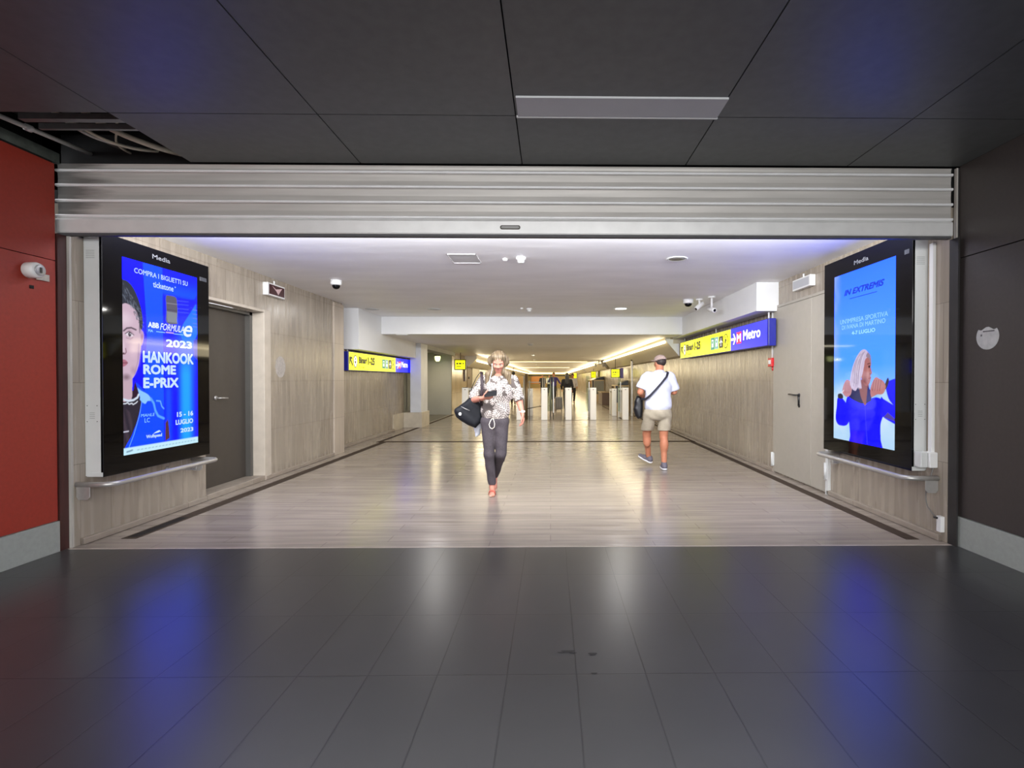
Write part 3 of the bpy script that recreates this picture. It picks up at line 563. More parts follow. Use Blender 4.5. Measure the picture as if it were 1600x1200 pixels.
def display_case(name, label, xw, xf, y0, y1, z0, z1, sy0, sy1, sz0, sz1, side, canv, textf):
    """wall-hung portrait display: white side housing, black glass front, lit picture"""
    t = thing(name, label, 'display', (xw, (y0+y1)/2, z0)); s = 1 if xf > xw else -1
    b = MB(); b.box((xw, y0, z0), (xf-s*.022, y1, z1), M_bwhite); b.build('housing', t, .004)
    b = MB(); b.box((xf-s*.022, y0, z0-.008), (xf, y1, z1), M_gloss); b.build('front_glass', t, .003, label='black glossy glass front')
    if s > 0: fr = Flat((xf, sy0, sz0), (0, 1, 0), (0, 0, 1), (1, 0, 0))
    else: fr = Flat((xf, sy1, sz0), (0, -1, 0), (0, 0, 1), (-1, 0, 0))
    wd, ht = sy1-sy0, sz1-sz0; scr = raster_display('screen', t, fr, wd, ht, canv(), M_screen)
    textf(scr, fr, wd, ht)
    # maker's word on the glass
    b = MB(); F2 = Flat((xf, 0, 0), fr.u, fr.v, fr.n); gm = mat('logo_grey', (120, 122, 128), .4, noise=.01, scale=9)
    ya = fr.o.y if s > 0 else -fr.o.y
    F2.text(b, 'Media', ya+wd*.36, ya+wd*.60, sz1+(.062 if s > 0 else .055), sz1+(.105 if s > 0 else .10), gm, .0015, .02); b.build('logo_lettering', t, fix=False)
    # vent slots and mounting screws on the housing side that faces the hall
    b = MB(); v = mat('vent_shadow', (150, 154, 150), .6, noise=.05, scale=30); x0, x1 = sorted((xw+s*.02, xw+s*.10))
    for zz in (2.40, 2.385, 2.37, 2.355, 2.34): b.box((x0, y0-.0015, zz), (x1-.01, y0, zz+.004), v)
    b.build('upper_vent', t); b = MB()
    for zz in (.97, .955, .94, .925): b.box((x0+.02, y0-.0015, zz+.1), (x1-.02, y0, zz+.104), v)
    b.build('lower_vent', t)
    for xx in (x0, x1):
        for zz in (1.0, 1.13): b = MB(); b.lathe([(.004, 0), (.003, -.003)], (xx, y0, zz), M_dsteel, 'Y', 8); b.build('screw', t)
    b = MB(); b.box((xw+s*.015, y0-.004, z0-.005), (xf-s*.005, y0+.04, z0+.03), M_bwhite); b.build('bottom_bracket', t, .002)
    b = MB(); b.box((xf, (y1-.14 if s > 0 else y0+.04), sz1-.02), (xf+s*.003, (y1-.04 if s > 0 else y0+.10), sz1+.02), mat('sensor_window', (70, 72, 78), .2, noise=.02, scale=5)); b.build('sensor_window', t)
    return t
def line_of(scr, f, w_, h, s, a0, a1, b0, b1, m, bold=.02, sh=0.):
    b = MB()
    if s: f.text(b, s, a0*w_, a1*w_, b0*h, b1*h, m, .003, bold, sh)
    else: f.rect(b, a0*w_, a1*w_, b0*h, b1*h, m, .003)
    b.build('lettering' if s else 'underline', scr, fix=False)
def ltext(scr, f, w_, h):
    T = lambda *a, **k: line_of(scr, f, w_, h, *a, **k)
    T('COMPRA I BIGLIETTI SU', .135, .85, .934, .961, W_, .012); T('ticketone', .365, .64, .882, .915, W_, .02); T('+', .655, .675, .905, .915, W_)
    T('ABB', .296, .438, .662, .692, WB, .05); T('FORMULA', .45, .79, .656, .694, WB, .01, .35); T('e', .78, .92, .634, .703, WB, .015, .3)
    T('FIA', .30, .36, .638, .652, PL, .03); T('', .40, .52, .642, .646, PL); T('', .53, .64, .643, .650, BARM); T('', .64, .78, .641, .645, PL)
    T('2023', .528, .91, .565, .609, W_, .045); T('HANKOOK', .228, .934, .494-.022, .536, W_, .045)
    T('ROME', .233, .668, .410, .464, W_, .045); T('E-PRIX', .232, .704, .337, .393, W_, .045)
    T('15 - 16', .676, .922, .167, .196, W_, .04); T('LUGLIO', .657, .92, .122, .151, W_, .04); T('2023', .725, .922, .074, .099, W_, .04)
    T('MAHLE', .20, .375, .186, .202, PL, .0, .2); T('LC', .245, .31, .155, .178, PL, 0); T('Wolfspeed', .263, .466, .064, .088, W_, .03)
    b = MB(); f.poly(b, [(.35*w_, .09*h), (.39*w_, .10*h), (.43*w_, .106*h), (.46*w_, .094*h), (.44*w_, .097*h), (.42*w_, .093*h)], W_, .003); b.build('wolf_mark', scr, fix=False)
def rtext(scr, f, w_, h):
    T = lambda *a, **k: line_of(scr, f, w_, h, *a, **k)
    T('IN EXTREMIS', .188, .848, .865, .901, DBL, .05, .35); T('', .29, .735, .840, .844, DBL)
    T("UN'IMPRESA SPORTIVA", .119, .90, .699, .727, PL, .01); T('DI IVANA DI MARTINO', .152, .864, .665, .691, PL, .01); T('4-7 LUGLIO', .331, .714, .626, .648, YG, .02)
display_case('digital_display', 'lit display with a racing event poster on the left wall', XL, -3.672, 4.252, 5.565, .55, 2.556, 4.45, 5.38, .69, 2.40, 'L', left_picture, ltext)
display_case('digital_display', 'lit display with a woman in a blue jacket on the right wall', XR, 3.126, 4.385, 5.81, .56, 2.64, 4.60, 5.60, .70, 2.465, 'R', right_picture, rtext)

# ---- handrails under the displays
def rail(label, xw, xr, y0, y1, z):
    t = thing('handrail', label, 'handrail', (xw, (y0+y1)/2, z)); s = 1 if xr > xw else -1; pts = []; R = .09
    pts += [(xw+s*.004, y0, z)]
    for i in range(9): a = i/8*math.pi/2; pts.append((xr-s*R+s*R*math.sin(a), y0+R-R*math.cos(a), z))
    for i in range(9): a = i/8*math.pi/2; pts.append((xr-s*R+s*R*math.cos(a), y1-R+R*math.sin(a), z))
    pts.append((xw+s*.004, y1, z))
    b = MB(); b.tube(pts, .021, M_steel, 16); b.build('rail_tube', t)
    for y in (y0, y1):
        b = MB(); b.prism([(xw+s*.002, z+.01), (xw+s*.002, z-.10), (xw+s*.02, z-.125), (xw+s*.085, z-.125), (xw+s*.11, z-.10), (xw+s*.11, z+.01)], 'Y', y-.004, y+.004, M_steel); b.build('end_plate', t, .002, label='flat steel plate under the rail end')
    for y in (y1-.35,):
        b = MB(); b.tube([(xw, y, z-.05), (xr, y, z-.05), (xr, y, z)], .008, M_steel); b.lathe([(.03, 0), (.03, s*.006)], (xw, y, z-.05), M_steel, 'X'); b.build('bracket', t)
rail('brushed steel handrail under the racing poster display', XL, -3.53, 4.17, 5.50, .498)
rail('brushed steel handrail under the blue jacket display', XR, 2.985, 4.25, 5.72, .515)

# ---- conduit, junction box, cable and socket by the right display
tag(wallbox('cable_trunking', [((XR-.028, 4.292, .62), (XR, 4.335, 2.50))], M_plast, kind=None, bevel=.003), 'white vertical cable duct beside the right display', 'cable duct')
t = thing('junction_box', 'grey and white junction box at the foot of the right display', 'junction box', (XR, 4.30, .60))
b = MB(); b.box((XR-.07, 4.255, .60), (XR, 4.36, .73), M_plast); b.build('box_body', t, .006)
b = MB(); b.box((XR-.13, 4.275, .60), (XR-.072, 4.36, .73), M_bwhite); b.build('side_cover', t, .006)
pipe('power_cable', [(XR-.03, 4.27, .60), (XR-.05, 4.28, .50), (XR-.045, 4.33, .38), (XR-.04, 4.32, .27), (XR-.03, 4.25, .20), (XR-.03, 4.21, .19)], .005, mat('grey_cable', (110, 108, 104), .5, noise=.05, scale=9), 'thin grey cable curling down from the junction box to the socket', 'cable', n=8)
t = thing('wall_socket', 'small white wall socket low beside the shutter guide at the right', 'socket', (XR, 4.20, .10))
b = MB(); b.box((XR-.035, 4.175, .08), (XR, 4.225, .21), M_plast); b.build('socket_body', t, .004)
b = MB(); b.box((XR-.05, 4.205, .185), (XR-.034, 4.24, .20), M_pblack); b.build('plug', t, .002)
# ------------------------------------------------------------------ the two long direction signs
def pict(b, f, a, bb, s, kind):
    """small square pictograms: tram, bus, plane, stairs"""
    H_ = s
    if kind in ('tram', 'bus'):
        f.rect(b, a-s/2, a+s/2, bb-H_/2, bb+H_/2, M_steal if kind == 'tram' else MATS['sign_tealgrey'], .004)
        f.rect(b, a-s*.22, a+s*.22, bb-H_*.28, bb+H_*.32, M_swhite, .005); f.rect(b, a-s*.15, a+s*.15, bb+H_*.0, bb+H_*.22, M_steal, .006)
        f.disc(b, a-s*.12, bb-H_*.15, s*.04, s*.04, M_steal, .006, 8); f.disc(b, a+s*.12, bb-H_*.15, s*.04, s*.04, M_steal, .006, 8)
    elif kind == 'plane':
        f.rect(b, a-s/2, a+s/2, bb-H_/2, bb+H_/2, M_sblack, .004)
        f.poly(b, [(a-s*.05, bb-H_*.35), (a+s*.05, bb-H_*.35), (a+s*.06, bb+H_*.3), (a, bb+H_*.4), (a-s*.06, bb+H_*.3)], M_swhite, .005)
        f.poly(b, [(a-s*.38, bb-H_*.1), (a-s*.38, bb-H_*.02), (a, bb+H_*.2), (a+s*.38, bb-H_*.02), (a+s*.38, bb-H_*.1), (a, bb+H_*.02)], M_swhite, .0055)
        f.poly(b, [(a-s*.16, bb-H_*.36), (a, bb-H_*.2), (a+s*.16, bb-H_*.36), (a, bb-H_*.3)], M_swhite, .0055)
    elif kind == 'oval':
        f.disc(b, a, bb, s*.5, H_*.56, M_sblack, .004); f.disc(b, a, bb, s*.42, H_*.48, M_syel, .0045)
        f.disc(b, a, bb+H_*.28, s*.08, s*.08, M_sblack, .005, 10); f.poly(b, [(a-s*.12, bb+H_*.16), (a+s*.05, bb+H_*.2), (a+s*.2, bb-H_*.0), (a+s*.12, bb-H_*.05), (a+s*.02, bb+H_*.06), (a+s*.1, bb-H_*.3), (a, bb-H_*.32), (a-s*.1, bb-H_*.05), (a-s*.2, bb-H_*.2), (a-s*.26, bb-H_*.14)], M_sblack, .005)
mat('sign_tealgrey', (120, 170, 170), .4, emit=(120, 170, 175), es=.35)
def train_icon(b, f, a, bb, ra, rb):
    f.disc(b, a, bb, ra, rb, M_sblack, .004); f.disc(b, a, bb, ra*.80, rb*.84, M_swhite, .0045)
    f.poly(b, [(a-ra*.35, bb-rb*.3), (a+ra*.35, bb-rb*.3), (a+ra*.4, bb+rb*.25), (a+ra*.2, bb+rb*.5), (a-ra*.2, bb+rb*.5), (a-ra*.4, bb+rb*.25)], M_sblack, .005)
    f.rect(b, a-ra*.25, a+ra*.25, bb+rb*.05, bb+rb*.3, M_swhite, .0055); f.poly(b, [(a-ra*.6, bb-rb*.62), (a-ra*.42, bb-rb*.62), (a-ra*.15, bb-rb*.3), (a-ra*.33, bb-rb*.3)], M_sblack, .005); f.poly(b, [(a+ra*.6, bb-rb*.62), (a+ra*.42, bb-rb*.62), (a+ra*.15, bb-rb*.3), (a+ra*.33, bb-rb*.3)], M_sblack, .005)
def arrow(b, f, a, bb, s, ang, m, wx=1.):
    P = [(-.5, -.09), (.15, -.09), (-.08, -.36), (.10, -.40), (.5, 0), (.10, .40), (-.08, .36), (.15, .09), (-.5, .09)]
    c, si = math.cos(ang), math.sin(ang); f.poly(b, [(a+wx*s*(x*c-y*si), bb+s*(x*si+y*c)) for x, y in P], m, .004)
def dirsign(label, xf, xb, y0, y1, ysplit, z0, z1, side, pos):
    t = thing('direction_sign', label, 'sign', ((xf+xb)/2, (y0+y1)/2, z0)); s = 1 if side == 'L' else -1
    b = MB(); b.box((xb, y0, z0-.012), (xf-s*.004, y1, z1+.012), M_sbcase); b.build('sign_case', t, .006)
    f = Flat((xf, 0, 0), (0, 1, 0), (0, 0, 1), (1, 0, 0)) if side == 'L' else Flat((xf, 0, 0), (0, -1, 0), (0, 0, 1), (-1, 0, 0))
    q = 1 if side == 'L' else -1
    A = lambda y: q*y
    lo, hi = sorted((A(y0+.03), A(ysplit))) if side == 'L' else sorted((A(y1-.02), A(ysplit)))
    b = MB(); f.rect(b, lo, hi, z0, z1, M_syel, .0); yp = b.build('yellow_panel', t, fix=False, label='yellow backlit panel with black lettering')
    lo2, hi2 = sorted((A(ysplit), A(y1-.02))) if side == 'L' else sorted((A(ysplit), A(y0+.04)))
    b = MB(); f.rect(b, lo2, hi2, z0, z1, M_sblue, .0); bp = b.build('blue_panel', t, fix=False, label='blue backlit panel with white lettering')
    h = z1-z0; zc = (z0+z1)/2; X = lambda k: sorted((A(pos[k][0]), A(pos[k][1])))
    b = MB(); a0, a1 = X('arrow'); arrow(b, f, (a0+a1)/2, zc, .24, math.radians(135), M_sblack); b.build('arrow', yp, fix=False); b = MB()
    a0, a1 = X('train'); train_icon(b, f, (a0+a1)/2, zc, abs(a1-a0)/2, h*.36); b.build('train_icon', yp, fix=False); b = MB()
    a0, a1 = X('binari'); f.text(b, 'Binari', a0, a1, zc-.10*h, zc+.30*h, M_sblack, .006, .055); b.build('lettering', yp, fix=False); b = MB(); f.text(b, 'Tracks', a0, a0+(a1-a0)*.72, zc-.38*h, zc-.22*h, M_sblack, .004, .0); b.build('lettering', yp, fix=False); b = MB()
    a0, a1 = X('num'); f.text(b, '1-25', a0, a1, zc-.15*h, zc+.33*h, M_sblack, .006, .055)
    for k, kd in (('i1', 'tram'), ('i2', 'bus'), ('i3', 'plane'), ('i4', 'oval')):
        a0, a1 = X(k); 
        bb = MB(); pict(bb, f, (a0+a1)/2, zc, min(abs(a1-a0)*1.05, .26), kd); bb.build('pictogram', yp, fix=False)
    b.build('lettering', yp, fix=False)
    b = MB(); a0, a1 = X('arrow2'); arrow(b, f, (a0+a1)/2, zc, .24, 0, M_swhite); b.build('arrow', bp, fix=False); b = MB()
    a0, a1 = X('m'); f.rect(b, a0, a1, zc-.24*h, zc+.28*h, M_sred, .004); f.text(b, 'M', a0+.02, a1-.02, zc-.17*h, zc+.20*h, M_swhite, .005, .04); b.build('metro_symbol', bp, fix=False); b = MB()
    a0, a1 = X('metro'); f.text(b, 'Metro', a0, a1, zc-.14*h, zc+.30*h, M_swhite, .004, .03); b.build('lettering', bp, fix=False)
    for y in (y0+.12, (y0+y1)/2, y1-.2):
        bb = MB(); xm = (xf+xb)/2; bb.tube([(xm, y, z1), (xm, y, z1+(.05 if side == 'L' else .11))], .012, M_bwhite); bb.build('hanger', t)
    return t
dirsign('long blue-cased sign for tracks and metro on the left wall', -3.93, -4.06, 10.02, 14.45, 13.06, 1.527, 1.880, 'L',
        dict(arrow=(10.08, 10.22), train=(10.27, 10.47), binari=(10.55, 11.02), num=(11.08, 11.50), i1=(12.02, 12.22), i2=(12.25, 12.45), i3=(12.50, 12.70), i4=(12.74, 12.94), arrow2=(13.10, 13.28), m=(13.30, 13.50), metro=(13.55, 14.15)))
dirsign('long blue-cased sign for tracks and metro under the right soffit', 3.09, 3.20, 7.22, 12.15, 8.74, 1.835, 2.200, 'R',
        dict(arrow=(12.05, 11.88), train=(11.84, 11.62), binari=(11.58, 11.02), num=(10.95, 10.50), i1=(9.82, 9.60), i2=(9.58, 9.37), i3=(9.33, 9.13), i4=(9.09, 8.87), arrow2=(8.70, 8.50), m=(8.46, 8.24), metro=(8.17, 7.49)))

# ---- small signs, lamps, detectors and cameras
def exit_sign(label, xw, s, y0, y1, z0, z1, dark):
    t = thing('exit_sign' if dark else 'emergency_light', label, 'sign' if dark else 'emergency light', (xw, (y0+y1)/2, z0))
    b = MB(); b.box((xw, y0, z0), (xw+s*.07, y1, z1), M_plast); b.build('housing', t, .006)
    f = Flat((xw+s*.07, 0, 0), (0, 1, 0) if s > 0 else (0, -1, 0), (0, 0, 1), (s, 0, 0)); a0, a1 = (y0+.03, y1-.02) if s > 0 else (-y1+.02, -y0-.03)
    b = MB(); f.rect(b, a0, a1, z0+.02, z1-.02, mat('dark_maroon_panel', (66, 30, 36), .25, noise=.03, scale=9) if dark else mat('grey_diffuser', (176, 178, 182), .3, noise=.02, scale=9), .002)
    if dark:
        ac, zc, hh = (a0+a1)/2, (z0+z1)/2, (z1-z0)*.32
        f.poly(b, [(ac-.13, zc+hh), (ac-.03, zc+hh*.3), (ac+.13, zc+hh*.9), (ac+.03, zc-hh), (ac-.02, zc-hh*.2)], mat('pale_pink', (200, 170, 172), .4, noise=.02, scale=9), .004)
    b.build('panel', t, fix=False)
    b = MB(); b.tube([(xw+s*.035, (y0+y1)/2, z1), (xw+s*.035, (y0+y1)/2, z1+.05)], .012, M_plast); b.build('cable_gland', t)
exit_sign('dark maroon sign box with a pale arrow above the left wall door frame', XL, 1, 6.86, 7.30, 2.47, 2.64, True)
exit_sign('white emergency light box high on the right wall above the beige door', XR, -1, 6.26, 6.72, 2.50, 2.64, False)
def dome(label, x, y, r=.075, z=2.73):
    t = thing('dome_camera', label, 'security camera', (x, y, z))
    b = MB(); b.lathe([(r, 0), (r, -.05), (r*.93, -.066), (r*.6, -.07)], (x, y, z), M_plast, n=28); b.build('housing', t)
    b = MB(); b.lathe([(r*.72, -.066), (r*.68, -.09), (r*.5, -.112), (r*.2, -.122)], (x, y, z), M_gloss, n=24); b.build('dome', t, label='black glass dome')
dome('white dome camera with a black lens on the ceiling towards the left wall', -3.0, 7.226)
dome('white dome camera in the group of three near the right soffit', 2.40, 8.90, .09)
def bullet(label, x, y, dx, dy, dz, drop, z=2.73):
    t = thing('bullet_camera', label, 'security camera', (x, y, z)); d = Vector((dx, dy, dz)).normalized()
    b = MB(); b.lathe([(.06, 0), (.06, -.02), (.05, -.025)], (x, y, z), M_plast); b.tube([(x, y, z-.02), (x, y, z-drop)], .018, M_plast); b.build('mount', t)
    c = Vector((x, y, z-drop-.02)); b = MB(); b.tube([c-d*.09, c-d*.085, c+d*.085, c+d*.09], [.03, .04, .04, .036], M_plast, 16); b.build('body', t)
    b = MB(); b.tube([c+d*.088, c+d*.094], .024, M_gloss, 16); b.build('lens', t, label='black lens')
bullet('small white bullet camera angled down to the left beside the dome camera', 2.575, 8.83, -.75, -.3, -.6, .10)
bullet('white bullet camera pointing at the hall, nearest the right soffit', 2.70, 8.55, .25, -.9, -.25, .20)
def detector(label, x, y, z, group=None, r=.055):
    t = thing('smoke_detector', label, 'smoke detector', (x, y, z), group)
    b = MB(); b.lathe([(r, 0), (r, -.022), (r*.8, -.03)], (x, y, z), M_plast, n=24); b.build('base', t)
    b = MB(); b.lathe([(r*.72, -.028), (r*.70, -.055), (r*.5, -.066)], (x, y, z), M_bwhite, n=24); b.build('sensor', t)
    return t
detector('white smoke detector on the corridor ceiling nearest the shutter', -.334, 5.83, 2.73)
detector('white smoke detector on the ceiling just in front of the white beam', -.414, 10.05, 2.73)
for x, y, r in ((-.52, 5.9, .03), (-.56, 9.98, .03)):
    b = MB(); b.lathe([(r, 0), (r*.9, -.02), (r*.4, -.026)], (x, y, 2.73), M_plast, n=16)
    tag(b.build('indicator_lamp'), 'tiny white indicator beside the smoke detector nearest the shutter' if y < 7 else 'tiny white indicator beside the smoke detector in front of the beam', 'indicator')
for (x, y, lb) in ((-.558, 14.4, 'first beyond the white beam'), (-.70, 20.8, 'second beyond the white beam'), (-.79, 26.4, 'third beyond the white beam'), (-.90, 34.4, 'fourth beyond the white beam'), (-.95, 41, 'farthest of the five beyond the beam')):
    detector('white smoke detector on the low ceiling, '+lb, x, y, 2.345, 'smoke detectors down the low ceiling', .085)
def downlight(label, x, y, m, r=.11):
    t = thing('downlight', label, 'ceiling light', (x, y, 2.73))
    b = MB(); n = 28; b.lathe([(r, 0), (r+.012, -.004), (r, -.009), (r*.82, -.006), (r*.80, -.001)], (x, y, 2.73), M_bwhite, n=n); b.build('trim_ring', t)
    b = MB(); b.lathe([(r*.80, -.007), (r*.5, -.009)], (x, y, 2.73), m, n=n); b.build('diffuser', t)
downlight('lit round downlight right of centre before the white beam', 1.38, 10.03, M_lampw, .14)
downlight('dim round downlight left of centre before the white beam', -2.291, 10.17, M_off, .13)
downlight('dim round downlight nearest the left soffit', -3.52, 10.19, M_off, .13)
downlight('dark recessed round downlight nearest the shutter on the right', 1.453, 5.87, mat('dark_lamp_well', (120, 118, 112), .4, .3, noise=.1, scale=20), .11)
tag(wallbox('access_hatch', [((-1.15, 5.68, 2.722), (-.82, 5.69, 2.731)), ((-1.15, 6.10, 2.722), (-.82, 6.11, 2.731)), ((-1.15, 5.68, 2.722), (-1.14, 6.11, 2.731)), ((-.83, 5.68, 2.722), (-.82, 6.11, 2.731)), ((-1.14, 5.69, 2.726), (-.83, 6.10, 2.731))], mat('hatch_plaster', (206, 206, 206), .6, noise=.02, scale=8), kind=None), 'square access hatch outlined in the corridor ceiling', 'hatch')
tag(wallbox('ceiling_vent', [((-3.42, 11.42, 2.325), (-3.17, 11.58, 2.343))], M_bwhite, kind=None, bevel=.003), 'small white vent plate under the left end of the beam', 'vent')
# right wall: conduit, break-glass point
t = thing('alarm_conduit', 'thin white conduit with a clip running down from the right soffit', 'conduit', (3.24, 7.42, 1.7))
b = MB(); b.tube([(3.235, 7.42, 1.66), (3.235, 7.42, 2.32)], .014, M_plast); b.build('conduit', t)
b = MB(); b.box((3.215, 7.395, 1.98), (3.26, 7.42, 2.16), M_plast); b.build('junction_sleeve', t, .005)
t = thing('fire_call_point', 'red fire call point at the foot of the white conduit', 'fire alarm', (3.26, 7.42, 1.53))
b = MB(); b.box((3.20, 7.37, 1.53), (3.26, 7.50, 1.655), M_redp); b.build('housing', t, .006)
b = MB(); b.box((3.192, 7.40, 1.565), (3.202, 7.47, 1.625), M_plast); b.build('glass_plate', t, .002, label='white break-glass plate')
b = MB(); b.lathe([(.016, 0), (.012, -.05), (.004, -.06)], (3.24, 7.42, 1.53), M_redp, n=12); b.build('cable_gland', t)
# oval worn patch on the left wall
b = MB(); n = 22; b.prism([(7.30+.13*math.cos(2*math.pi*i/n)*(1+.08*math.sin(3*i)), 1.52+.15*math.sin(2*math.pi*i/n)) for i in range(n)], 'X', XL, XL+.003, mat('worn_glue_patch', (170, 164, 158), .5, noise=.3, scale=22))
tag(b.build('glue_patch'), 'pale worn glue patch on the left wall beyond the dark door', 'wall mark')
# coves with linear lamps
def cove(side, y0, y1, lbl):
    if side == 'R':
        pr = [(2.77, 2.29), (2.77, 2.345), (3.20, 2.345), (3.26, 2.20), (3.26, 1.88), (3.10, 1.905)]; lx0, lx1, lz0, lz1 = 2.715, 2.77, 2.205, 2.245
        end = [(2.77, 2.28), (2.77, 2.345), (2.88, 2.345), (2.88, 2.30), (2.955, 2.30), (2.955, 2.20), (3.10, 2.20), (3.10, 1.905)]
        lx0, lx1 = 2.73, 2.785; lz0, lz1 = 2.215, 2.262
    else:
        pr = [(-3.20, 2.23), (-3.20, 2.345), (-3.72, 2.345), (-3.72, 1.85), (-3.58, 1.87)]; lx0, lx1, lz0, lz1 = -3.215, -3.16, 2.00+.10, 2.05+.10
        end = [(-3.20, 2.22), (-3.20, 2.345), (-3.72, 2.345), (-3.72, 2.1), (-3.58, 1.87)]
    t = thing('light_cove', lbl, 'light fitting', ((pr[0][0]+pr[-1][0])/2, (y0+y1)/2, 2.0), 'linear light coves')
    b = MB(); b.prism(pr, 'Y', y0, y1, mat('cove_paint', (196, 186, 160), .5, noise=.03, scale=3)); b.build('cove_panel', t)
    b = MB(); b.prism(end, 'Y', y0-.03, y0, M_white); b.build('end_plate', t, label='white stepped end plate')
    b = MB(); b.box((lx0, y0+.05, lz0), (lx1, y1-.1, lz1), M_lamp); b.build('linear_lamp', t, label='glowing warm linear lamp')
cove('R', 12.32, 26.6, 'first light cove on the right, starting at the end of the track sign')
cove('R', 28.2, 44, 'second light cove on the right beyond the gap with the cameras')
cove('R', 45, 60, 'third light cove on the right'); cove('R', 61, 79, 'farthest light cove on the right')
cove('L', 22.3, 44, 'near light cove on the left beyond the alcove'); cove('L', 45, 79, 'far light cove on the left')
for y, x0, x1, lb in ((29.3, -2.9, 2.1, 'nearest linear lamp across the low ceiling'), (44.3, -2.9, 1.65, 'second linear lamp across the low ceiling'), (79.0, -3.3, 3.0, 'farthest yellow linear lamp across the low ceiling')):
    b = MB(); b.box((x0, y, 2.315 if y < 70 else 2.1), (x1, y+.10, 2.344), M_lampy); tag(b.build('linear_lamp'), lb, 'ceiling light')
t = thing('camera_bracket', 'steel bracket holding two small cameras at the gap in the right coves', 'security camera', (2.62, 27.6, 2.345))
b = MB(); b.tube([(2.62, 27.6, 2.345), (2.62, 27.6, 2.1)], .03, M_plast); b.tube([(2.45, 27.6, 2.16), (2.85, 27.6, 2.16)], .025, M_plast); b.build('bracket', t)
for x in (2.45, 2.85):
    b = MB(); b.tube([(x, 27.75, 2.12), (x-.03, 27.35, 2.05)], .06, M_plast, 12); b.build('camera_body', t)
# lantern in the alcove
t = thing('alcove_lamp', 'small glowing lamp under the ceiling in the left alcove', 'ceiling light', (-4.15, 18.9, 2.345))
b = MB(); b.lathe([(.10, 0), (.13, -.06), (.13, -.10)], (-4.15, 18.9, 2.345), M_plast, n=20); b.build('base', t)
b = MB(); b.lathe([(.12, -.10), (.14, -.13), (.12, -.16)], (-4.15, 18.9, 2.345), mat('lamp_collar_grey', (150, 152, 140), .4, .2, noise=.04, scale=9), n=20); b.build('collar', t)
b = MB(); b.lathe([(.10, -.16), (.11, -.20), (.09, -.30), (.05, -.35)], (-4.15, 18.9, 2.345), mat('lamp_globe', (250, 255, 190), .3, emit=(245, 255, 170), es=1.4), n=20); b.build('globe', t)
# small hanging yellow signs
def ysign(x, y, w_, z0, z1, lb, blue=False):
    t = thing('hanging_sign', lb, 'sign', (x, y, z0))
    b = MB(); b.box((x-w_/2-.03, y+.002, z0-.03), (x+w_/2+.03, y+.14, z1+.03), mat('sign_frame_dark', (54, 34, 36), .4, noise=.03, scale=9)); b.build('sign_case', t, .005)
    f = Flat((x-w_/2, y, z0), (1, 0, 0), (0, 0, 1), (0, -1, 0)); h = z1-z0
    b = MB(); f.rect(b, 0, w_, 0, h, M_syel, .0); p = b.build('yellow_panel', t, fix=False, label='yellow backlit panel')
    b = MB(); f.disc(b, w_*.22, h*.62, w_*.09, w_*.09, M_sblack, .004, 14); f.rect(b, w_*.38, w_*.62, h*.55, h*.70, M_sblack, .004); f.rect(b, w_*.14, w_*.6, h*.28, h*.34, M_sblack, .004); f.rect(b, w_*.75, w_*.86, h*.56, h*.70, M_sblack, .004); b.build('lettering', p, fix=False)
    if blue: b = MB(); b.box((x+w_/2+.04, y+.0, z0-.05), (x+w_/2+.17, y+.12, z1+.06), mat('sign_side_violet', (96, 84, 150), .4, noise=.03, scale=9)); b.build('side_panel', t, label='violet side panel')
    b = MB(); b.tube([(x, y+.06, z1+.03), (x, y+.06, 2.345)], .012, M_dsteel); b.build('hanger', t)
ysign(-3.42, 19.45, .38, 1.72, 2.06, 'small yellow sign hanging beside the left alcove')
ysign(2.80, 22.0, .34, 1.43, 1.76, 'yellow sign above the ticket machine on the right', True)
ysign(2.95, 35.0, .30, 1.45, 1.84, 'yellow sign second along the right wall')
ysign(2.66, 55.0, .30, 1.45, 1.95, 'farthest yellow sign along the right wall')
# things along the far walls
def frame_on_wall(name, x, s, y0, y1, z0, z1, m, lb, cat, fm):
    t = thing(name, lb, cat, (x, (y0+y1)/2, z0)); b = MB(); b.box((x, y0, z0), (x+s*.05, y1, z1), fm); b.build('frame', t, .004)
    b = MB(); b.box((x+s*.05, y0+.06, z0+.06), (x+s*.055, y1-.06, z1-.06), m); b.build('poster', t)
FD = mat('frame_dark_red', (58, 24, 28), .4, noise=.05, scale=9)
frame_on_wall('poster_frame', -3.72, 1, 22.0, 22.5, 1.25, 1.95, mat('dark_poster', (70, 60, 60), .3, noise=.1, scale=9), 'narrow dark framed poster left beyond the small yellow sign', 'poster', FD)
b = MB(); b.box((-3.72, 22.9, 0), (-3.70, 24.1, 2.1), mat('tan_brown_door', (120, 100, 76), .5, noise=.05, scale=6)); d3 = structure(b.build('door_3', bevel=.003)); b = MB(); b.lathe([(.05, 0), (.05, .04)], (-3.70, 23.2, 1.4), M_dsteel, 'X', 14); b.build('door_viewer', d3)
wallbox('trim_16', [((-3.73, 24.15, 0), (-3.66, 26.5, 2.2))], mat('pale_wall_panel', (206, 196, 172), .4, noise=.03, scale=3))
frame_on_wall('poster_frame', 3.26, -1, 34.0, 37.0, 1.3, 1.9, mat('dark_poster2', (40, 26, 30), .3, noise=.1, scale=9), 'wide dark framed board high on the right wall', 'poster', FD)
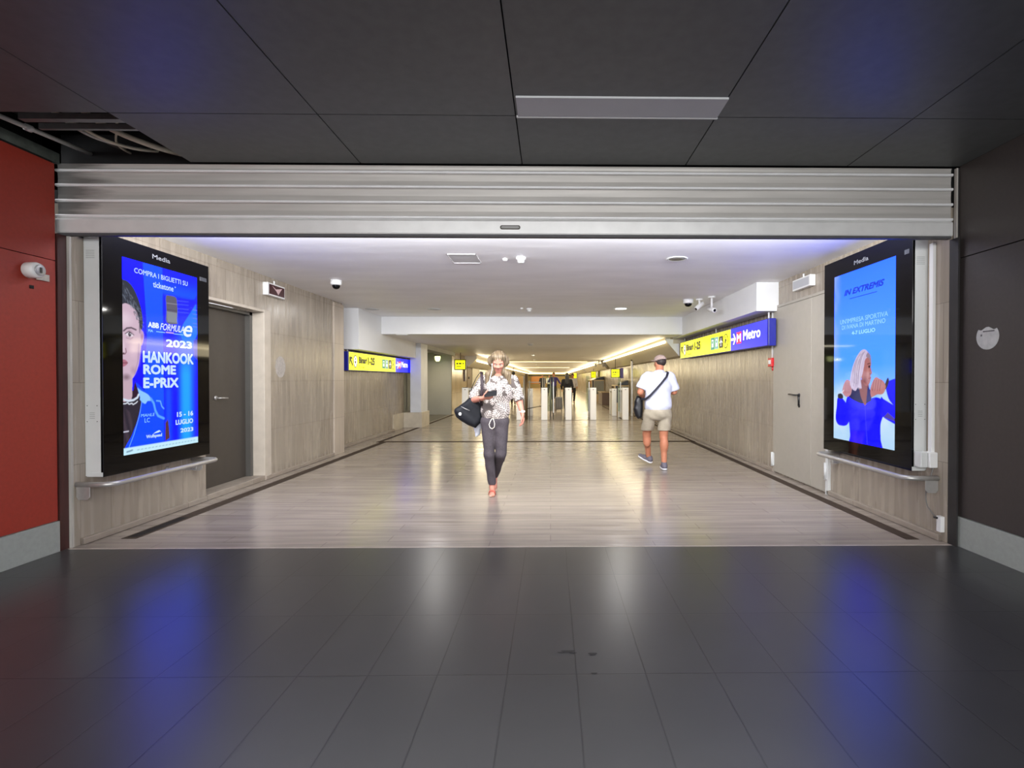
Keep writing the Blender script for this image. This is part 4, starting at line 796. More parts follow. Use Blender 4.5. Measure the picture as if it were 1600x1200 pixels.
def ticket_machine(x0, x1, y0, y1, z0, z1, lb):
    t = thing('ticket_machine', lb, 'ticket machine', ((x0+x1)/2, (y0+y1)/2, 0))
    b = MB(); b.box((x0, y0, 0), (x1, y1, z1), mat('machine_beige', (196, 172, 130), .4, noise=.04, scale=4)); b.build('cabinet', t, .02)
    b = MB(); b.prism([(x0+.12, z1), (x1-.06, z1), (x1-.06, z1+.20), (x0+.30, z1+.10)], 'Y', y0-.02, y1-.2, M_pblack); b.build('sloped_hood', t, .01, label='black sloped hood')
    b = MB(); b.box((x0-.012, y0+.10, z0), (x0, y1-.10, z1-.05), M_gloss); b.box((x0+.04, y0-.012, z0), (x0+.14, y0, z1-.03), M_pblack); b.box((x0+.16, y0-.010, z0+.03), (x1-.04, y0, z1-.06), mat('machine_screen_grey', (120, 118, 100), .2, noise=.05, scale=4)); b.build('front_panel', t, label='dark glossy front panel')
ticket_machine(2.62, 3.24, 20.9, 21.9, .38, 1.10, 'beige ticket machine with a black hood behind the right gates')
ticket_machine(2.45, 3.24, 30.5, 33.5, .42, 1.30, 'farther dark-fronted ticket machine against the right wall')
t = thing('counter', 'low tan counter box between the two ticket machines on the right', 'counter', (2.9, 27.5, 0))
b = MB(); b.box((2.68, 26.5, 0), (3.24, 28.6, .62), mat('counter_brown', (110, 92, 84), .5, noise=.1, scale=5)); b.build('body', t, .01)
b = MB(); b.box((2.64, 26.45, .62), (3.24, 28.65, .66), mat('counter_top', (170, 146, 110), .4, noise=.05, scale=5)); b.build('counter_top', t, .006)
# ------------------------------------------------------------------ ticket gates across the corridor
M_gate = mat('gate_white_steel', (252, 252, 252), .3, 0, noise=.01, scale=8)
M_pane = glass_mat('gate_glass', (206, 222, 214), .02)
GG = 'ticket gate pillars'
def gate(lb, x, y, w_=.20, L=1.25, h=1.06):
    t = thing('gate_pillar', lb, 'ticket gate', (x, y, 0), GG); h2 = w_/2
    b = MB(); b.box((x-h2, y, 0), (x+h2, y+.16, h), M_gate); b.build('front_post', t, .006)
    b = MB(); b.box((x-h2*.7, y+.16, .02), (x+h2*.7, y+L-.14, h-.16), M_steel); b.box((x-h2*.8, y+.16, h-.16), (x+h2*.8, y+L-.14, h-.10), M_dsteel); b.build('side_cabinet', t, .004, label='steel cabinet')
    b = MB(); b.box((x-h2*.9, y+L-.14, 0), (x+h2*.9, y+L, h-.03), M_gate); b.build('rear_post', t, .006)
    b = MB(); b.box((x-h2*.8, y+.02, h), (x+h2*.8, y+.14, h+.012), M_dsteel); b.build('reader_cap', t, .003)
    b = MB(); b.box((x-.022, y-.004, h-.075), (x+.022, y, h-.045), mat('gate_mark_grey', (176, 170, 176), .4, noise=.02, scale=9)); b.build('status_window', t)
    return t
gates = [(-2.807, 'gate pillar farthest left, half hidden by the woman'), (-1.014, 'gate pillar close to the right of the woman'), (-.20, 'third gate pillar, left of the suitcase'), (.60, 'gate pillar in front of the dark-haired person'),
         (1.413, 'gate pillar second from the right'), (2.48, 'gate pillar farthest right beside the steel frame')]
for x, lb in gates: gate(lb, x, 16.86)
for x, lb in ((-.74, 'rear gate pillar behind the brown barrier post'), (-1.70, 'rear gate pillar seen behind the walking woman'), (2.34, 'rear gate pillar just left of the rightmost gate')):
    gate(lb, x, 18.7, .17, .9, 1.0)
def flap(x0, x1, y, lb):
    t = thing('gate_flap', lb, 'gate flap', ((x0+x1)/2, y, .2), 'glass gate flaps')
    b = MB(); b.box((x0, y, .25), (x1, y+.012, 1.45), M_pane); b.build('glass_pane', t)
    b = MB(); b.box((x0 if x0 > x1 else x1-.03, y-.008, .2), (x1, y+.02, 1.25), M_steel); b.build('hinge_rail', t)
flap(-.13, .12, 17.5, 'half-open glass flap right of the third gate pillar')
flap(1.22, 1.34, 17.5, 'narrow glass flap left of the second gate from the right')
flap(2.30, 2.40, 17.4, 'narrow glass flap beside the rightmost gate')
# brown post barrier with handrail tubes
t = thing('barrier', 'barrier of brown and steel posts with a top tube between the gates', 'barrier', (-.5, 17.0, 0))
for x, r, m, h in ((-.80, .05, mat('brown_bronze', (112, 92, 66), .4, .5, noise=.1, scale=9), 1.52), (-.88, .025, M_steel, 1.45), (-.70, .02, M_steel, 1.30)):
    b = MB(); b.tube([(x, 17.05, 0), (x, 17.05, h)], r, m, 14); b.build('post', t)
b = MB(); b.tube([(-.80, 17.05, 1.24), (-.33, 17.05, 1.24)], .016, M_steel); b.build('top_tube', t)
b = MB(); b.tube([(-.78, 17.0, .36), (-.30, 17.0, .45)], .014, M_dsteel); b.build('low_tube', t)
for x in (-.27, -.20, .0, .10):
    b = MB(); b.tube([(x, 17.62+abs(x), 0), (x, 17.62+abs(x), 1.40)], .02, M_steel); tag(b.build('gate_stub_post'), {-.27: 'leftmost of four short steel posts standing on the third gate', -.20: 'second of four short steel posts at the third gate', .0: 'third of four short steel posts at the third gate', .10: 'rightmost of four short steel posts at the third gate'}[x], 'post', 'short posts at the third gate')
# suitcase
t = thing('suitcase', 'grey rolling suitcase standing behind the gates', 'suitcase', (.35, 21.5, 0))
b = MB(); b.box((.19, 21.4, .07), (.51, 21.62, .60), mat('suitcase_grey', (112, 110, 112), .5, noise=.05, scale=20)); b.build('shell', t, .05)
b = MB(); [b.box((x-.006, 21.392, .12), (x+.006, 21.40, .56), M_dsteel) for x in (.26, .35, .44)]; b.build('ribs', t)
for x in (.23, .47):
    b = MB(); b.lathe([(.035, -.015), (.035, .015)], (x, 21.5, .035), M_pblack, 'X', 14); b.build('wheel', t)
b = MB(); b.tube([(.28, 21.55, .6), (.28, 21.55, .95), (.42, 21.55, .95), (.42, 21.55, .6)], .012, M_dsteel); b.build('pull_handle', t)
# ------------------------------------------------------------------ people: smooth signed-distance bodies turned into one continuous surface
def nrm(v): v = np.array(v, float); return v/np.linalg.norm(v)
class SDF:
    def __init__(s, lo, hi, h):
        s.lo = np.array(lo, float); s.h = h; n = np.ceil((np.array(hi)-s.lo)/h).astype(int)+1; s.n = n
        s.F = np.full(n, .5, np.float32)
    def _box(s, a, b):
        i0 = np.clip(((np.array(a)-s.lo)/s.h).astype(int), 0, s.n-1); i1 = np.clip(((np.array(b)-s.lo)/s.h).astype(int)+2, 1, s.n); 
        sl = tuple(slice(i0[k], i1[k]) for k in range(3)); g = [s.lo[k]+s.h*np.arange(i0[k], i1[k]) for k in range(3)]
        return sl, np.meshgrid(*g, indexing='ij')
    def merge(s, sl, d, k):
        f = s.F[sl]
        if k <= 0: s.F[sl] = np.minimum(f, d); return
        h = np.clip(.5+.5*(f-d)/k, 0, 1); s.F[sl] = f*(1-h)+d*h-k*h*(1-h)
    def cone(s, a, b, r1, r2, k=.02, squash=None):
        """a tapered limb; squash=(direction, factor) flattens it along that direction"""
        a, b = np.array(a, float), np.array(b, float); R = max(r1, r2)+k+2*s.h
        if squash: R = R*max(1, 1/min(1, squash[1]))+.05
        sl, (X, Y, Z) = s._box(np.minimum(a, b)-R, np.maximum(a, b)+R)
        if 0 in X.shape: return
        ba = b-a; t = np.clip(((X-a[0])*ba[0]+(Y-a[1])*ba[1]+(Z-a[2])*ba[2])/(ba@ba+1e-12), 0, 1)
        dx, dy, dz = X-a[0]-ba[0]*t, Y-a[1]-ba[1]*t, Z-a[2]-ba[2]*t
        if squash:
            q = nrm(squash[0]); p = dx*q[0]+dy*q[1]+dz*q[2]; g = 1/squash[1]-1; dx, dy, dz = dx+p*q[0]*g, dy+p*q[1]*g, dz+p*q[2]*g
        s.merge(sl, (np.sqrt(dx*dx+dy*dy+dz*dz)-(r1+(r2-r1)*t)).astype(np.float32), k)
    def ell(s, c, r, k=.02, ax=None, sub=False):
        c = np.array(c, float); ax = np.eye(3) if ax is None else np.array([nrm(v) for v in ax]); R = max(r)+k+2*s.h
        sl, (X, Y, Z) = s._box(c-R, c+R)
        if 0 in X.shape: return
        P = np.stack([X-c[0], Y-c[1], Z-c[2]], -1)@ax.T/np.array(r); k0 = np.sqrt((P**2).sum(-1)); k1 = np.sqrt(((P/np.array(r))**2).sum(-1))+1e-9
        d = (k0*(k0-1)/k1).astype(np.float32)
        if sub:
            f = s.F[sl]; h = np.clip(.5-.5*(f+d)/k, 0, 1); s.F[sl] = f*(1-h)-d*h+k*h*(1-h)
        else: s.merge(sl, d, k)
    def cut(s, point, normal, where=None):                           # keeps the side the normal points away from
        n = nrm(normal); g = [s.lo[k]+s.h*np.arange(s.n[k]) for k in range(3)]
        d = (g[0]-point[0])[:, None, None]*n[0]+(g[1]-point[1])[None, :, None]*n[1]+(g[2]-point[2])[None, None, :]*n[2]
        if where: d = np.where((g[0] < where[1])[:, None, None] if where[0] == '<' else (g[0] > where[1])[:, None, None], d, -9)
        s.F = np.maximum(s.F, d.astype(np.float32))
    def wrinkle(s, amp, fn):
        X, Y, Z = np.meshgrid(*[s.lo[k]+s.h*np.arange(s.n[k]) for k in range(3)], indexing='ij'); s.F = s.F+(amp*fn(X, Y, Z)).astype(np.float32)
    def mesh(s, name, parent, m, colour=None):
        F = s.F; S = F < 0; h = s.h; n = np.array(F.shape)-1
        cnt = sum(S[i:n[0]+i, j:n[1]+j, k:n[2]+k].astype(np.int8) for i in (0, 1) for j in (0, 1) for k in (0, 1))
        act = (cnt > 0) & (cnt < 8); idx = -np.ones(act.shape, int); idx[act] = np.arange(act.sum()); ijk = np.argwhere(act)
        acc = np.zeros((len(ijk), 3)); num = np.zeros(len(ijk))
        C = [(i, j, k) for i in (0, 1) for j in (0, 1) for k in (0, 1)]
        for a in C:
            for ax in range(3):
                if a[ax]: continue
                b = list(a); b[ax] = 1; fa = F[tuple((ijk+a).T)]; fb = F[tuple((ijk+b).T)]; cr = (fa < 0) != (fb < 0)
                t = np.where(cr, fa/(fa-fb+1e-12), 0); p = np.tile(np.array(a, float), (len(ijk), 1)); p[:, ax] += t
                acc += p*cr[:, None]; num += cr
        V = s.lo+h*(ijk+acc/num[:, None]); Q = []
        for ax in range(3):
            o1, o2 = [(1, 2), (2, 0), (0, 1)][ax]; sa = [slice(None)]*3; sb = [slice(None)]*3; sa[ax] = slice(0, -1); sb[ax] = slice(1, None)
            E = S[tuple(sa)] != S[tuple(sb)]; pos = np.argwhere(E); ok = (pos[:, o1] > 0) & (pos[:, o2] > 0) & (pos[:, o1] < n[o1]) & (pos[:, o2] < n[o2]); pos = pos[ok]
            d1 = np.zeros(3, int); d1[o1] = 1; d2 = np.zeros(3, int); d2[o2] = 1
            q = np.stack([idx[tuple((pos-d1-d2).T)], idx[tuple((pos-d2).T)], idx[tuple(pos.T)], idx[tuple((pos-d1).T)]], 1)
            fl = ~S[tuple(pos.T)]; q[fl] = q[fl][:, ::-1]; Q.append(q)
        Q = np.concatenate(Q); Q = Q[(Q >= 0).all(1)]
        off = np.array(parent_world(parent)) if parent else np.zeros(3); me = bpy.data.meshes.new(name)
        me.from_pydata((V-off).tolist(), [], Q.tolist()); me.materials.append(m); me.polygons.foreach_set('use_smooth', [True]*len(me.polygons))
        if colour is not None:
            c = colour(V); at = me.color_attributes.new('Col', 'FLOAT_COLOR', 'POINT'); at.data.foreach_set('color', np.concatenate([c, np.ones((len(c), 1))], 1).astype(np.float32).ravel())
        me.update(); o = bpy.data.objects.new(name, me); COL.objects.link(o)
        if parent: o.parent = parent; WORLDLOC[o.name] = tuple(off)
        sm = o.modifiers.new('smooth', 'SMOOTH'); sm.factor = .5; sm.iterations = 2
        return o
SKIN = mat('skin_light', (198, 134, 114), .5, noise=.05, scale=30, spec=.3); SKIN2 = mat('skin_tan', (186, 122, 92), .5, noise=.05, scale=30, spec=.3)

def head(S, c, fw, up, sc=1.0, nose=True):
    """skull, jaw, nose, brow, lips, chin and ears around the centre of the head"""
    c = np.array(c, float); f = nrm(fw); u = nrm(np.array(up)-f*np.dot(up, f)); r = np.cross(f, u); A = [r, f, u]; P = lambda a, b, d: c+(r*a+f*b+u*d)*sc
    S.ell(P(0, -.008, .035), [.073*sc, .090*sc, .080*sc], .01, A); S.ell(P(0, .018, -.030), [.060*sc, .068*sc, .078*sc], .03, A); S.ell(P(0, .040, -.082), [.032*sc, .034*sc, .026*sc], .03, A)
    S.cone(P(0, .076, .012), P(0, .100, -.018), .008*sc, .013*sc, .012); S.ell(P(-.013, .092, -.022), [.010*sc]*3, .008); S.ell(P(.013, .092, -.022), [.010*sc]*3, .008)
    S.cone(P(-.045, .066, .024), P(-.015, .080, .024), .008*sc, .009*sc, .012); S.cone(P(.045, .066, .024), P(.015, .080, .024), .008*sc, .009*sc, .012)
    S.ell(P(-.03, .082, .006), [.014*sc, .010*sc, .010*sc], .010, A, sub=True); S.ell(P(.03, .082, .006), [.014*sc, .010*sc, .010*sc], .010, A, sub=True)
    S.ell(P(-.036, .066, -.022), [.020*sc, .018*sc, .018*sc], .02, A); S.ell(P(.036, .066, -.022), [.020*sc, .018*sc, .018*sc], .02, A)
    for s_ in (-1, 1): S.ell(P(s_*.074, -.008, -.005), [.010*sc, .020*sc, .032*sc], .006, A); S.ell(P(s_*.080, .0, -.003), [.006*sc, .010*sc, .018*sc], .003, A, sub=True)
    return P, A
def face_parts(t, P, A, lip=(172, 104, 96), brow=(138, 112, 90), sc=1.0):
    h = bpy.data.objects
    for s_ in (-1, 1):
        b = MB(); c = P(s_*.030, .0690, .006); sph(b, c, .0125, mat('eye_white', (190, 180, 174), .2, noise=.02, scale=50)); e = b.build('eye', t)
        b = MB(); sph(b, P(s_*.030, .0755, .004), .0068, mat('iris', (70, 80, 90), .15, noise=.05, scale=90)); b.build('iris', e)
        b = MB(); b.tube([P(s_*.046, .076, .024), P(s_*.032, .084, .030), P(s_*.016, .085, .027)], [.002, .0036, .003], mat('brow_%d' % brow[0], brow, .8, noise=.1, scale=90), 6); b.build('eyebrow', t)
    b = MB(); b.tube([P(-.024, .078, -.052), P(-.008, .088, -.047), P(0, .088, -.049), P(.008, .088, -.047), P(.024, .078, -.052)], [.002, .005, .005, .005, .002], mat('lips', lip, .4, noise=.03, scale=60), 8)
    b.tube([P(-.022, .078, -.054), P(0, .088, -.060), P(.022, .078, -.054)], [.002, .006, .002], MATS['lips'], 8); b.build('lips', t)
def sph(b, c, r, m, n=12, sq=(1, 1, 1)):
    vs = []; fs = []; K = n//2+1
    for i in range(K+1):
        a = math.pi*i/K
        for j in range(n): t = 2*math.pi*j/n; vs.append((c[0]+r*sq[0]*math.sin(a)*math.cos(t), c[1]+r*sq[1]*math.sin(a)*math.sin(t), c[2]+r*sq[2]*math.cos(a)))
    for i in range(K):
        for j in range(n): fs.append((i*n+j, i*n+(j+1) % n, (i+1)*n+(j+1) % n, (i+1)*n+j))
    b.add(vs, fs, m, True)
def hand(S, wrist, fdir, palm, thumb_side, curl=(25, 35, 25), sc=1.0, spread=.10, thumb_in=.5, fcurl=None):
    """palm, five fingers of unequal length with bends, thumb leaving the side of the palm"""
    w = np.array(wrist, float); f = nrm(fdir); p = nrm(np.array(palm)-f*np.dot(palm, f)); s_ = nrm(np.cross(f, p)); s_ = s_ if np.dot(s_, thumb_side) > 0 else -s_
    off = (.030, .010, -.010, -.028); ln = ((.036, .024, .018), (.040, .027, .019), (.037, .025, .018), (.029, .019, .016))
    S.cone(w-f*.02, w+f*.012, .024*sc, .024*sc, .01, (p, .72))
    for i, o in enumerate(off):
        k0 = w+s_*o*.55*sc; k1 = w+f*(.080-(.008 if i == 3 else 0))*sc+s_*o*sc; S.cone(k0, k1, .0135*sc, .0115*sc, .012)
        d = nrm(f+s_*o*spread*30*.1); ang = 0; a = k1; cc = (fcurl[i] if fcurl else curl)
        for L_, r0, r1, c_ in zip(ln[i], (.0092, .0084, .0076), (.0086, .0078, .0066), cc):
            ang += math.radians(c_); v = d*math.cos(ang)+p*math.sin(ang); e = a+v*L_*sc; S.cone(a, e, r0*sc, r1*sc, .002); a = e
    b0 = w+f*.022*sc+s_*.024*sc; d = nrm(f*.62+s_*.62+p*thumb_in); b1 = b0+d*.040*sc; d2 = nrm(f*.9+s_*.15+p*thumb_in*1.3); b2 = b1+d2*.030*sc; b3 = b2+nrm(d2+f*.3)*.024*sc
    S.cone(w+f*.01*sc+s_*.012*sc, b1, .014*sc, .0115*sc, .012); S.cone(b1, b2, .0105*sc, .0095*sc, .003); S.cone(b2, b3, .0095*sc, .0078*sc, .003)
def fold(X, Y, Z): return np.sin(X*31+Z*17+3*np.sin(Y*13))*np.sin(Z*23-X*9)+.5*np.sin(Z*47+X*38+Y*20)

# ---- the walking woman
WB0 = (-.66, 5.97, 0)
woman = thing('person', 'person with long blond hair in a leaf-print blouse walking and looking at a phone', 'person', WB0)
S = SDF((-1.06, 5.52, -.01), (-.16, 6.48, 1.76), .0052)
hc = (-.600, 5.925, 1.545); hf = (.05, -.86, -.50); hu = (0.02, -.5, .86)
P_, A_ = head(S, hc, hf, hu)
S.cone((-.605, 5.985, 1.36), (-.60, 5.955, 1.50), .056, .052, .02); S.ell((-.61, 5.99, 1.20), [.15, .095, .17], .04); S.ell((-.64, 5.99, .98), [.135, .10, .14], .04)
S.cone((-.76, 6.0, 1.335), (-.47, 6.0, 1.335), .042, .042, .04)
S.cone((-.775, 6.0, 1.33), (-.905, 5.99, 1.105), .040, .036, .02); S.cone((-.905, 5.99, 1.105), (-.770, 5.78, 1.13), .041, .026, .015)
S.cone((-.44, 6.0, 1.33), (-.365, 6.02, 1.085), .040, .036, .02); S.cone((-.365, 6.02, 1.085), (-.325, 5.92, .955), .040, .025, .015)
hand(S, (-.765, 5.775, 1.132), (.94, -.20, .10), (.10, .35, .95), (0, -1, .4), fcurl=((20, 50, 35), (15, 50, 40), (15, 55, 40), (12, 55, 40)), thumb_in=.9)
hand(S, (-.325, 5.915, .950), (.16, -.20, -1), (-1, -.2, -.1), (-.1, -1, 0), curl=(22, 30, 22), thumb_in=.3)
for hp, kn, an in (((-.72, 5.98, .86), (-.705, 5.93, .46), (-.680, 5.985, .085)), ((-.58, 5.98, .86), (-.575, 5.93, .48), (-.680, 6.26, .19))):
    S.cone(hp, kn, .07, .045, .02); S.cone(kn, an, .040, .029, .02)
# front foot on the ground, rear foot pushing off from its ball
S.cone((-.680, 6.01, .042), (-.668, 5.875, .032), .032, .030, .02, ((0, 0, 1), .8)); S.cone((-.680, 5.985, .085), (-.672, 5.91, .05), .034, .026, .02)
for i, (dx, l) in enumerate(((.022, .0), (.008, .004), (-.004, .0), (-.015, -.006), (-.025, -.014))): S.cone((-.668+dx, 5.865, .024), (-.666+dx*1.1, 5.835-l, .018), .010, .0085, .003)
S.cone((-.680, 6.28, .17), (-.675, 6.20, .045), .032, .026, .02); S.cone((-.675, 6.20, .045), (-.672, 6.145, .028), .028, .018, .02)
body = S.mesh('body', woman, SKIN)
face_parts(woman, P_, A_)
# hair: crown, long sides falling past the shoulders, parted in the middle
S = SDF((-.85, 5.72, 1.24), (-.36, 6.16, 1.74), .0052); r_, f_, u_ = A_
S.ell(P_(0, -.020, .048), [.084, .096, .082], .01, A_)
for s_ in (-1, 1):
    S.cone(P_(s_*.050, .030, .085), P_(s_*.080, -.005, -.005), .030, .030, .02); S.cone(P_(s_*.080, -.005, -.005), np.array((-.605+s_*.110, 5.945, 1.40)), .036, .040, .03); S.cone((-.605+s_*.110, 5.945, 1.40), (-.605+s_*.135, 5.935, 1.300), .040, .020, .02)
    S.cone(P_(s_*.078, -.03, .0), (-.605+s_*.085, 6.0, 1.34), .045, .040, .03)
    S.cone(P_(s_*.075, -.05, .01), (-.605+s_*.08, 6.05, 1.33), .045, .028, .03)
S.cone(P_(0, -.07, .0), (-.61, 6.085, 1.33), .055, .04, .03)
S.ell(P_(0, .115, -.030), [.058, .085, .100], .010, A_, sub=True)
S.wrinkle(.0018, lambda X, Y, Z: np.sin(260*(X+.012*np.sin(16*Z)))+.8*np.sin(170*X+90*Y))
def haircol(V):
    q = .6*np.sin(260*(V[:, 0]+.012*np.sin(16*V[:, 2])))+.5*np.sin(118*V[:, 0]+70*V[:, 1]); z = np.clip((V[:, 2]-1.60)/.10, 0, 1); root = np.exp(-((V[:, 0]-P_(0, 0, 0)[0])/.03)**2)*z
    a = np.array(lin((134, 118, 94))); b = np.array(lin((92, 77, 58))); c = np.array(lin((92, 72, 52))); m = np.clip(.5+.5*q, 0, 1)[:, None]
    col = a*m+b*(1-m); return col*(1-.75*root[:, None])+c*.75*root[:, None]
S.mesh('hair', woman, attr_mat('hair_streaked', .45, emission=False, spec=.3), haircol)
# blouse with its print of large cream leaves on grey
S = SDF((-1.0, 5.75, .82), (-.26, 6.22, 1.46), .0050)
S.ell((-.61, 5.99, 1.21), [.178, .125, .19], .04); S.ell((-.645, 5.985, .98), [.172, .125, .17], .06); S.cone((-.76, 6.0, 1.335), (-.46, 6.0, 1.335), .060, .060, .05); S.ell((-.61, 5.93, 1.20), [.12, .085, .09], .05)
S.cone((-.775, 6.0, 1.33), (-.885, 5.995, 1.155), .066, .070, .03); S.cone((-.44, 6.0, 1.33), (-.372, 6.02, 1.125), .066, .064, .03)
S.wrinkle(.0035, fold)
S.cut((0, 0, .882), (0, 0, -1)); S.cut((-.60, 5.93, 1.392), (.0, -.55, .83)); S.cut((-.905, 5.98, 1.115), (-.42, 0, -.9), ('<', -.815)); S.cut((-.36, 6.02, 1.10), (.3, 0, -.95), ('>', -.445))
LV = []; lr = np.random.RandomState(3)
for i in range(120):
    LV.append((lr.uniform(-.34, .34), lr.uniform(.86, 1.44), lr.uniform(0, 6.28), lr.uniform(.06, .13), lr.uniform(.018, .042)))
LV.append((.055, 1.035, 2.45, .135, .062)); LV.append((-.10, .94, 1.1, .11, .05)); LV.append((.07, 1.30, .9, .12, .045)); LV.append((-.06, 1.27, 2.3, .11, .045))
def leafcol(V):
    X = V[:, 0]+.615; Z = V[:, 2]; back = V[:, 1] > 6.0; X = np.where(back, X*1.0+.13*np.sign(X)*(V[:, 1]-6.0)/.1, X)
    cream = np.zeros(len(V)); 
    for (cx_, cz, an, L_, w_) in LV:
        u = (X-cx_)*math.cos(an)+(Z-cz)*math.sin(an); v = -(X-cx_)*math.sin(an)+(Z-cz)*math.cos(an); t = (u+L_/2)/L_
        wid = w_*np.sqrt(np.clip(t*(1-t)*4, 0, 1))*(1-.3*t); ins = (t > 0) & (t < 1) & (np.abs(v) < wid)
        ribs = (np.sin((u-np.abs(v)*.9)*2*math.pi/.026) > -.15) | (np.abs(v) < .0035)
        cream = np.where(ins, np.where(ribs, 1., 0.), cream)
    a = np.array(lin((200, 191, 184))); b = np.array(lin((96, 88, 84))); c = cream[:, None]; return a*c+b*(1-c)
S.mesh('blouse', woman, attr_mat('leaf_print_fabric', .8, emission=False, spec=.2), leafcol)
# trousers
S = SDF((-.90, 5.80, .07), (-.42, 6.42, .98), .0052)
S.ell((-.650, 5.99, .86), [.165, .115, .12], .03)
S.cone((-.720, 5.985, .84), (-.710, 5.93, .47), .092, .060, .02); S.cone((-.710, 5.93, .47), (-.682, 5.985, .14), .062, .047, .02)
S.cone((-.580, 5.985, .84), (-.572, 5.925, .48), .092, .062, .02); S.cone((-.572, 5.925, .48), (-.680, 6.265, .17), .060, .044, .02)
S.wrinkle(.0030, fold); S.cut((-.68, 5.98, .118), (0, .1, -1)); S.cut((0, 0, .925), (0, 0, 1))
S.mesh('trousers', woman, mat('dark_grey_trousers', (78, 72, 76), .85, noise=.12, scale=60, spec=.2))
b = MB()
for p0, p1 in (((-.680, 6.035, .012), (-.667, 5.83, .012)),): b.tube([p0, ((p0[0]+p1[0])/2, (p0[1]+p1[1])/2, .012), p1], [.034, .036, .032], mat('sandal_sole', (196, 160, 140), .6, noise=.05, scale=30), 14, flat=(1, .3))
b.tube([(-.712, 5.90, .02), (-.705, 5.895, .055), (-.670, 5.885, .070), (-.640, 5.89, .052), (-.634, 5.895, .02)], .010, mat('sandal_strap', (206, 92, 74), .5, noise=.04, scale=30), 8, flat=(.4, 1.6)); b.build('sandal', woman, label='coral strapped sandal on the front foot')
b = MB(); b.tube([(-.672, 6.12, .014), (-.676, 6.20, .022), (-.684, 6.30, .10)], [.028, .030, .026], MATS['sandal_sole'], 12, flat=(1, .3)); b.build('sandal', woman)
b = MB(); c0 = Vector((-.327, 5.93, .972)); pts = [c0+Vector((.031*math.cos(a), .031*math.sin(a)*.9, .006*math.sin(a))) for a in [2*math.pi*i/20 for i in range(20)]]; b.tube(pts, .007, mat('watch_white', (236, 230, 222), .4, noise=.02, scale=30), 8, closed=True, flat=(.5, 1.2)); b.lathe([(.017, 0), (.017, -.009), (.014, -.011)], (-.322, 5.902, .974), MATS['watch_white'], 'Y', 16); b.build('wristwatch', woman, label='white wristwatch')
b = MB(); pts = [Vector((-.787, 5.80, 1.13))+Vector((.010*math.sin(a), .031*math.cos(a), .031*math.sin(a))) for a in [2*math.pi*i/20 for i in range(20)]]; b.tube(pts, .0045, M_pblack, 8, closed=True); b.build('bracelet', woman, label='black cord bracelet')
b = MB(); b.tube([(-.665, 5.858, .90), (-.685, 5.85, .87), (-.70, 5.848, .83), (-.69, 5.848, .795), (-.665, 5.848, .78), (-.64, 5.848, .80), (-.637, 5.85, .84), (-.648, 5.853, .88), (-.655, 5.858, .90)], .0048, mat('cream_cord', (226, 218, 200), .7, noise=.04, scale=60), 8); b.build('drawstring', woman, label='cream drawstring loop hanging from the hem')
b = MB(); b.tube([P_(.072, .05, -.01), P_(.070, .070, -.06), (-.690, 5.860, 1.36), (-.70, 5.86, 1.30), (-.695, 5.85, 1.24), (-.68, 5.80, 1.21)], .0030, M_plast, 6); sph(b, P_(.072, .045, -.006), .009, M_plast, 8); b.build('earphone_cable', woman, label='thin white earphone cable')
# phone
t = thing('smartphone', 'black smartphone held in the right hand of the walking woman', 'phone', (-.665, 5.715, 1.165))
b = MB(); cx_, d1_, d2_, n_ = Vector((-.668, 5.722, 1.185)), Vector((.95, -.15, .12)).normalized(), Vector((.10, .45, .62)).normalized(), None
n_ = d1_.cross(d2_).normalized(); d2_ = n_.cross(d1_).normalized()
vs = []
for s3 in (-.5, .5):
    for s1, s2 in ((-1, -1), (1, -1), (1, 1), (-1, 1)): vs.append(cx_+d1_*.072*s1+d2_*.037*s2+n_*.009*s3)
b.add(vs, [(0, 3, 2, 1), (4, 5, 6, 7), (0, 1, 5, 4), (1, 2, 6, 5), (2, 3, 7, 6), (3, 0, 4, 7)], M_pblack); b.build('phone_case', t, .004)
b = MB(); b.add([cx_+d1_*s1*.066+d2_*s2*.032-n_*.0048 for s1, s2 in ((-1, -1), (1, -1), (1, 1), (-1, 1))], [(0, 1, 2, 3)], M_gloss); b.build('back_glass', t, fix=False)
# shoulder bag: a slouching outline with real thickness
def slab(name, parent, outline, yc, th, m, h=.006, wr=.003, colour=None):
    o = np.array(outline); S = SDF((o[:, 0].min()-.06, yc-th-.05, o[:, 1].min()-.06), (o[:, 0].max()+.06, yc+th+.05, o[:, 1].max()+.06), h)
    g = [S.lo[k]+S.h*np.arange(S.n[k]) for k in range(3)]; X, Z = np.meshgrid(g[0], g[2], indexing='ij'); d = np.full(X.shape, 9.); ins = np.zeros(X.shape, bool); n = len(o)
    for i in range(n):
        a, b_ = o[i], o[(i+1) % n]; ba = b_-a; t_ = np.clip(((X-a[0])*ba[0]+(Z-a[1])*ba[1])/(ba@ba), 0, 1); d = np.minimum(d, np.hypot(X-a[0]-ba[0]*t_, Z-a[1]-ba[1]*t_))
        if a[1] != b_[1]: ins ^= ((Z < a[1]) != (Z < b_[1])) & (X < (b_[0]-a[0])*(Z-a[1])/(b_[1]-a[1])+a[0])
    d = np.where(ins, -d, d); dd = np.maximum(d+th, 0)[:, None, :]; Y = (g[1]-yc)[None, :, None]; S.F = (np.sqrt(dd**2+Y**2)-th).astype(np.float32)
    if wr: S.wrinkle(wr, lambda X, Y, Z: fold(X, Y, Z))
    return S.mesh(name, parent, m, colour)
M_bag = mat('black_bag_nylon', (20, 22, 28), .6, noise=.2, scale=30, spec=.3)
t = thing('shoulder_bag', 'black slouching shoulder bag hanging at the side of the walking woman', 'bag', (-.94, 5.98, .80))
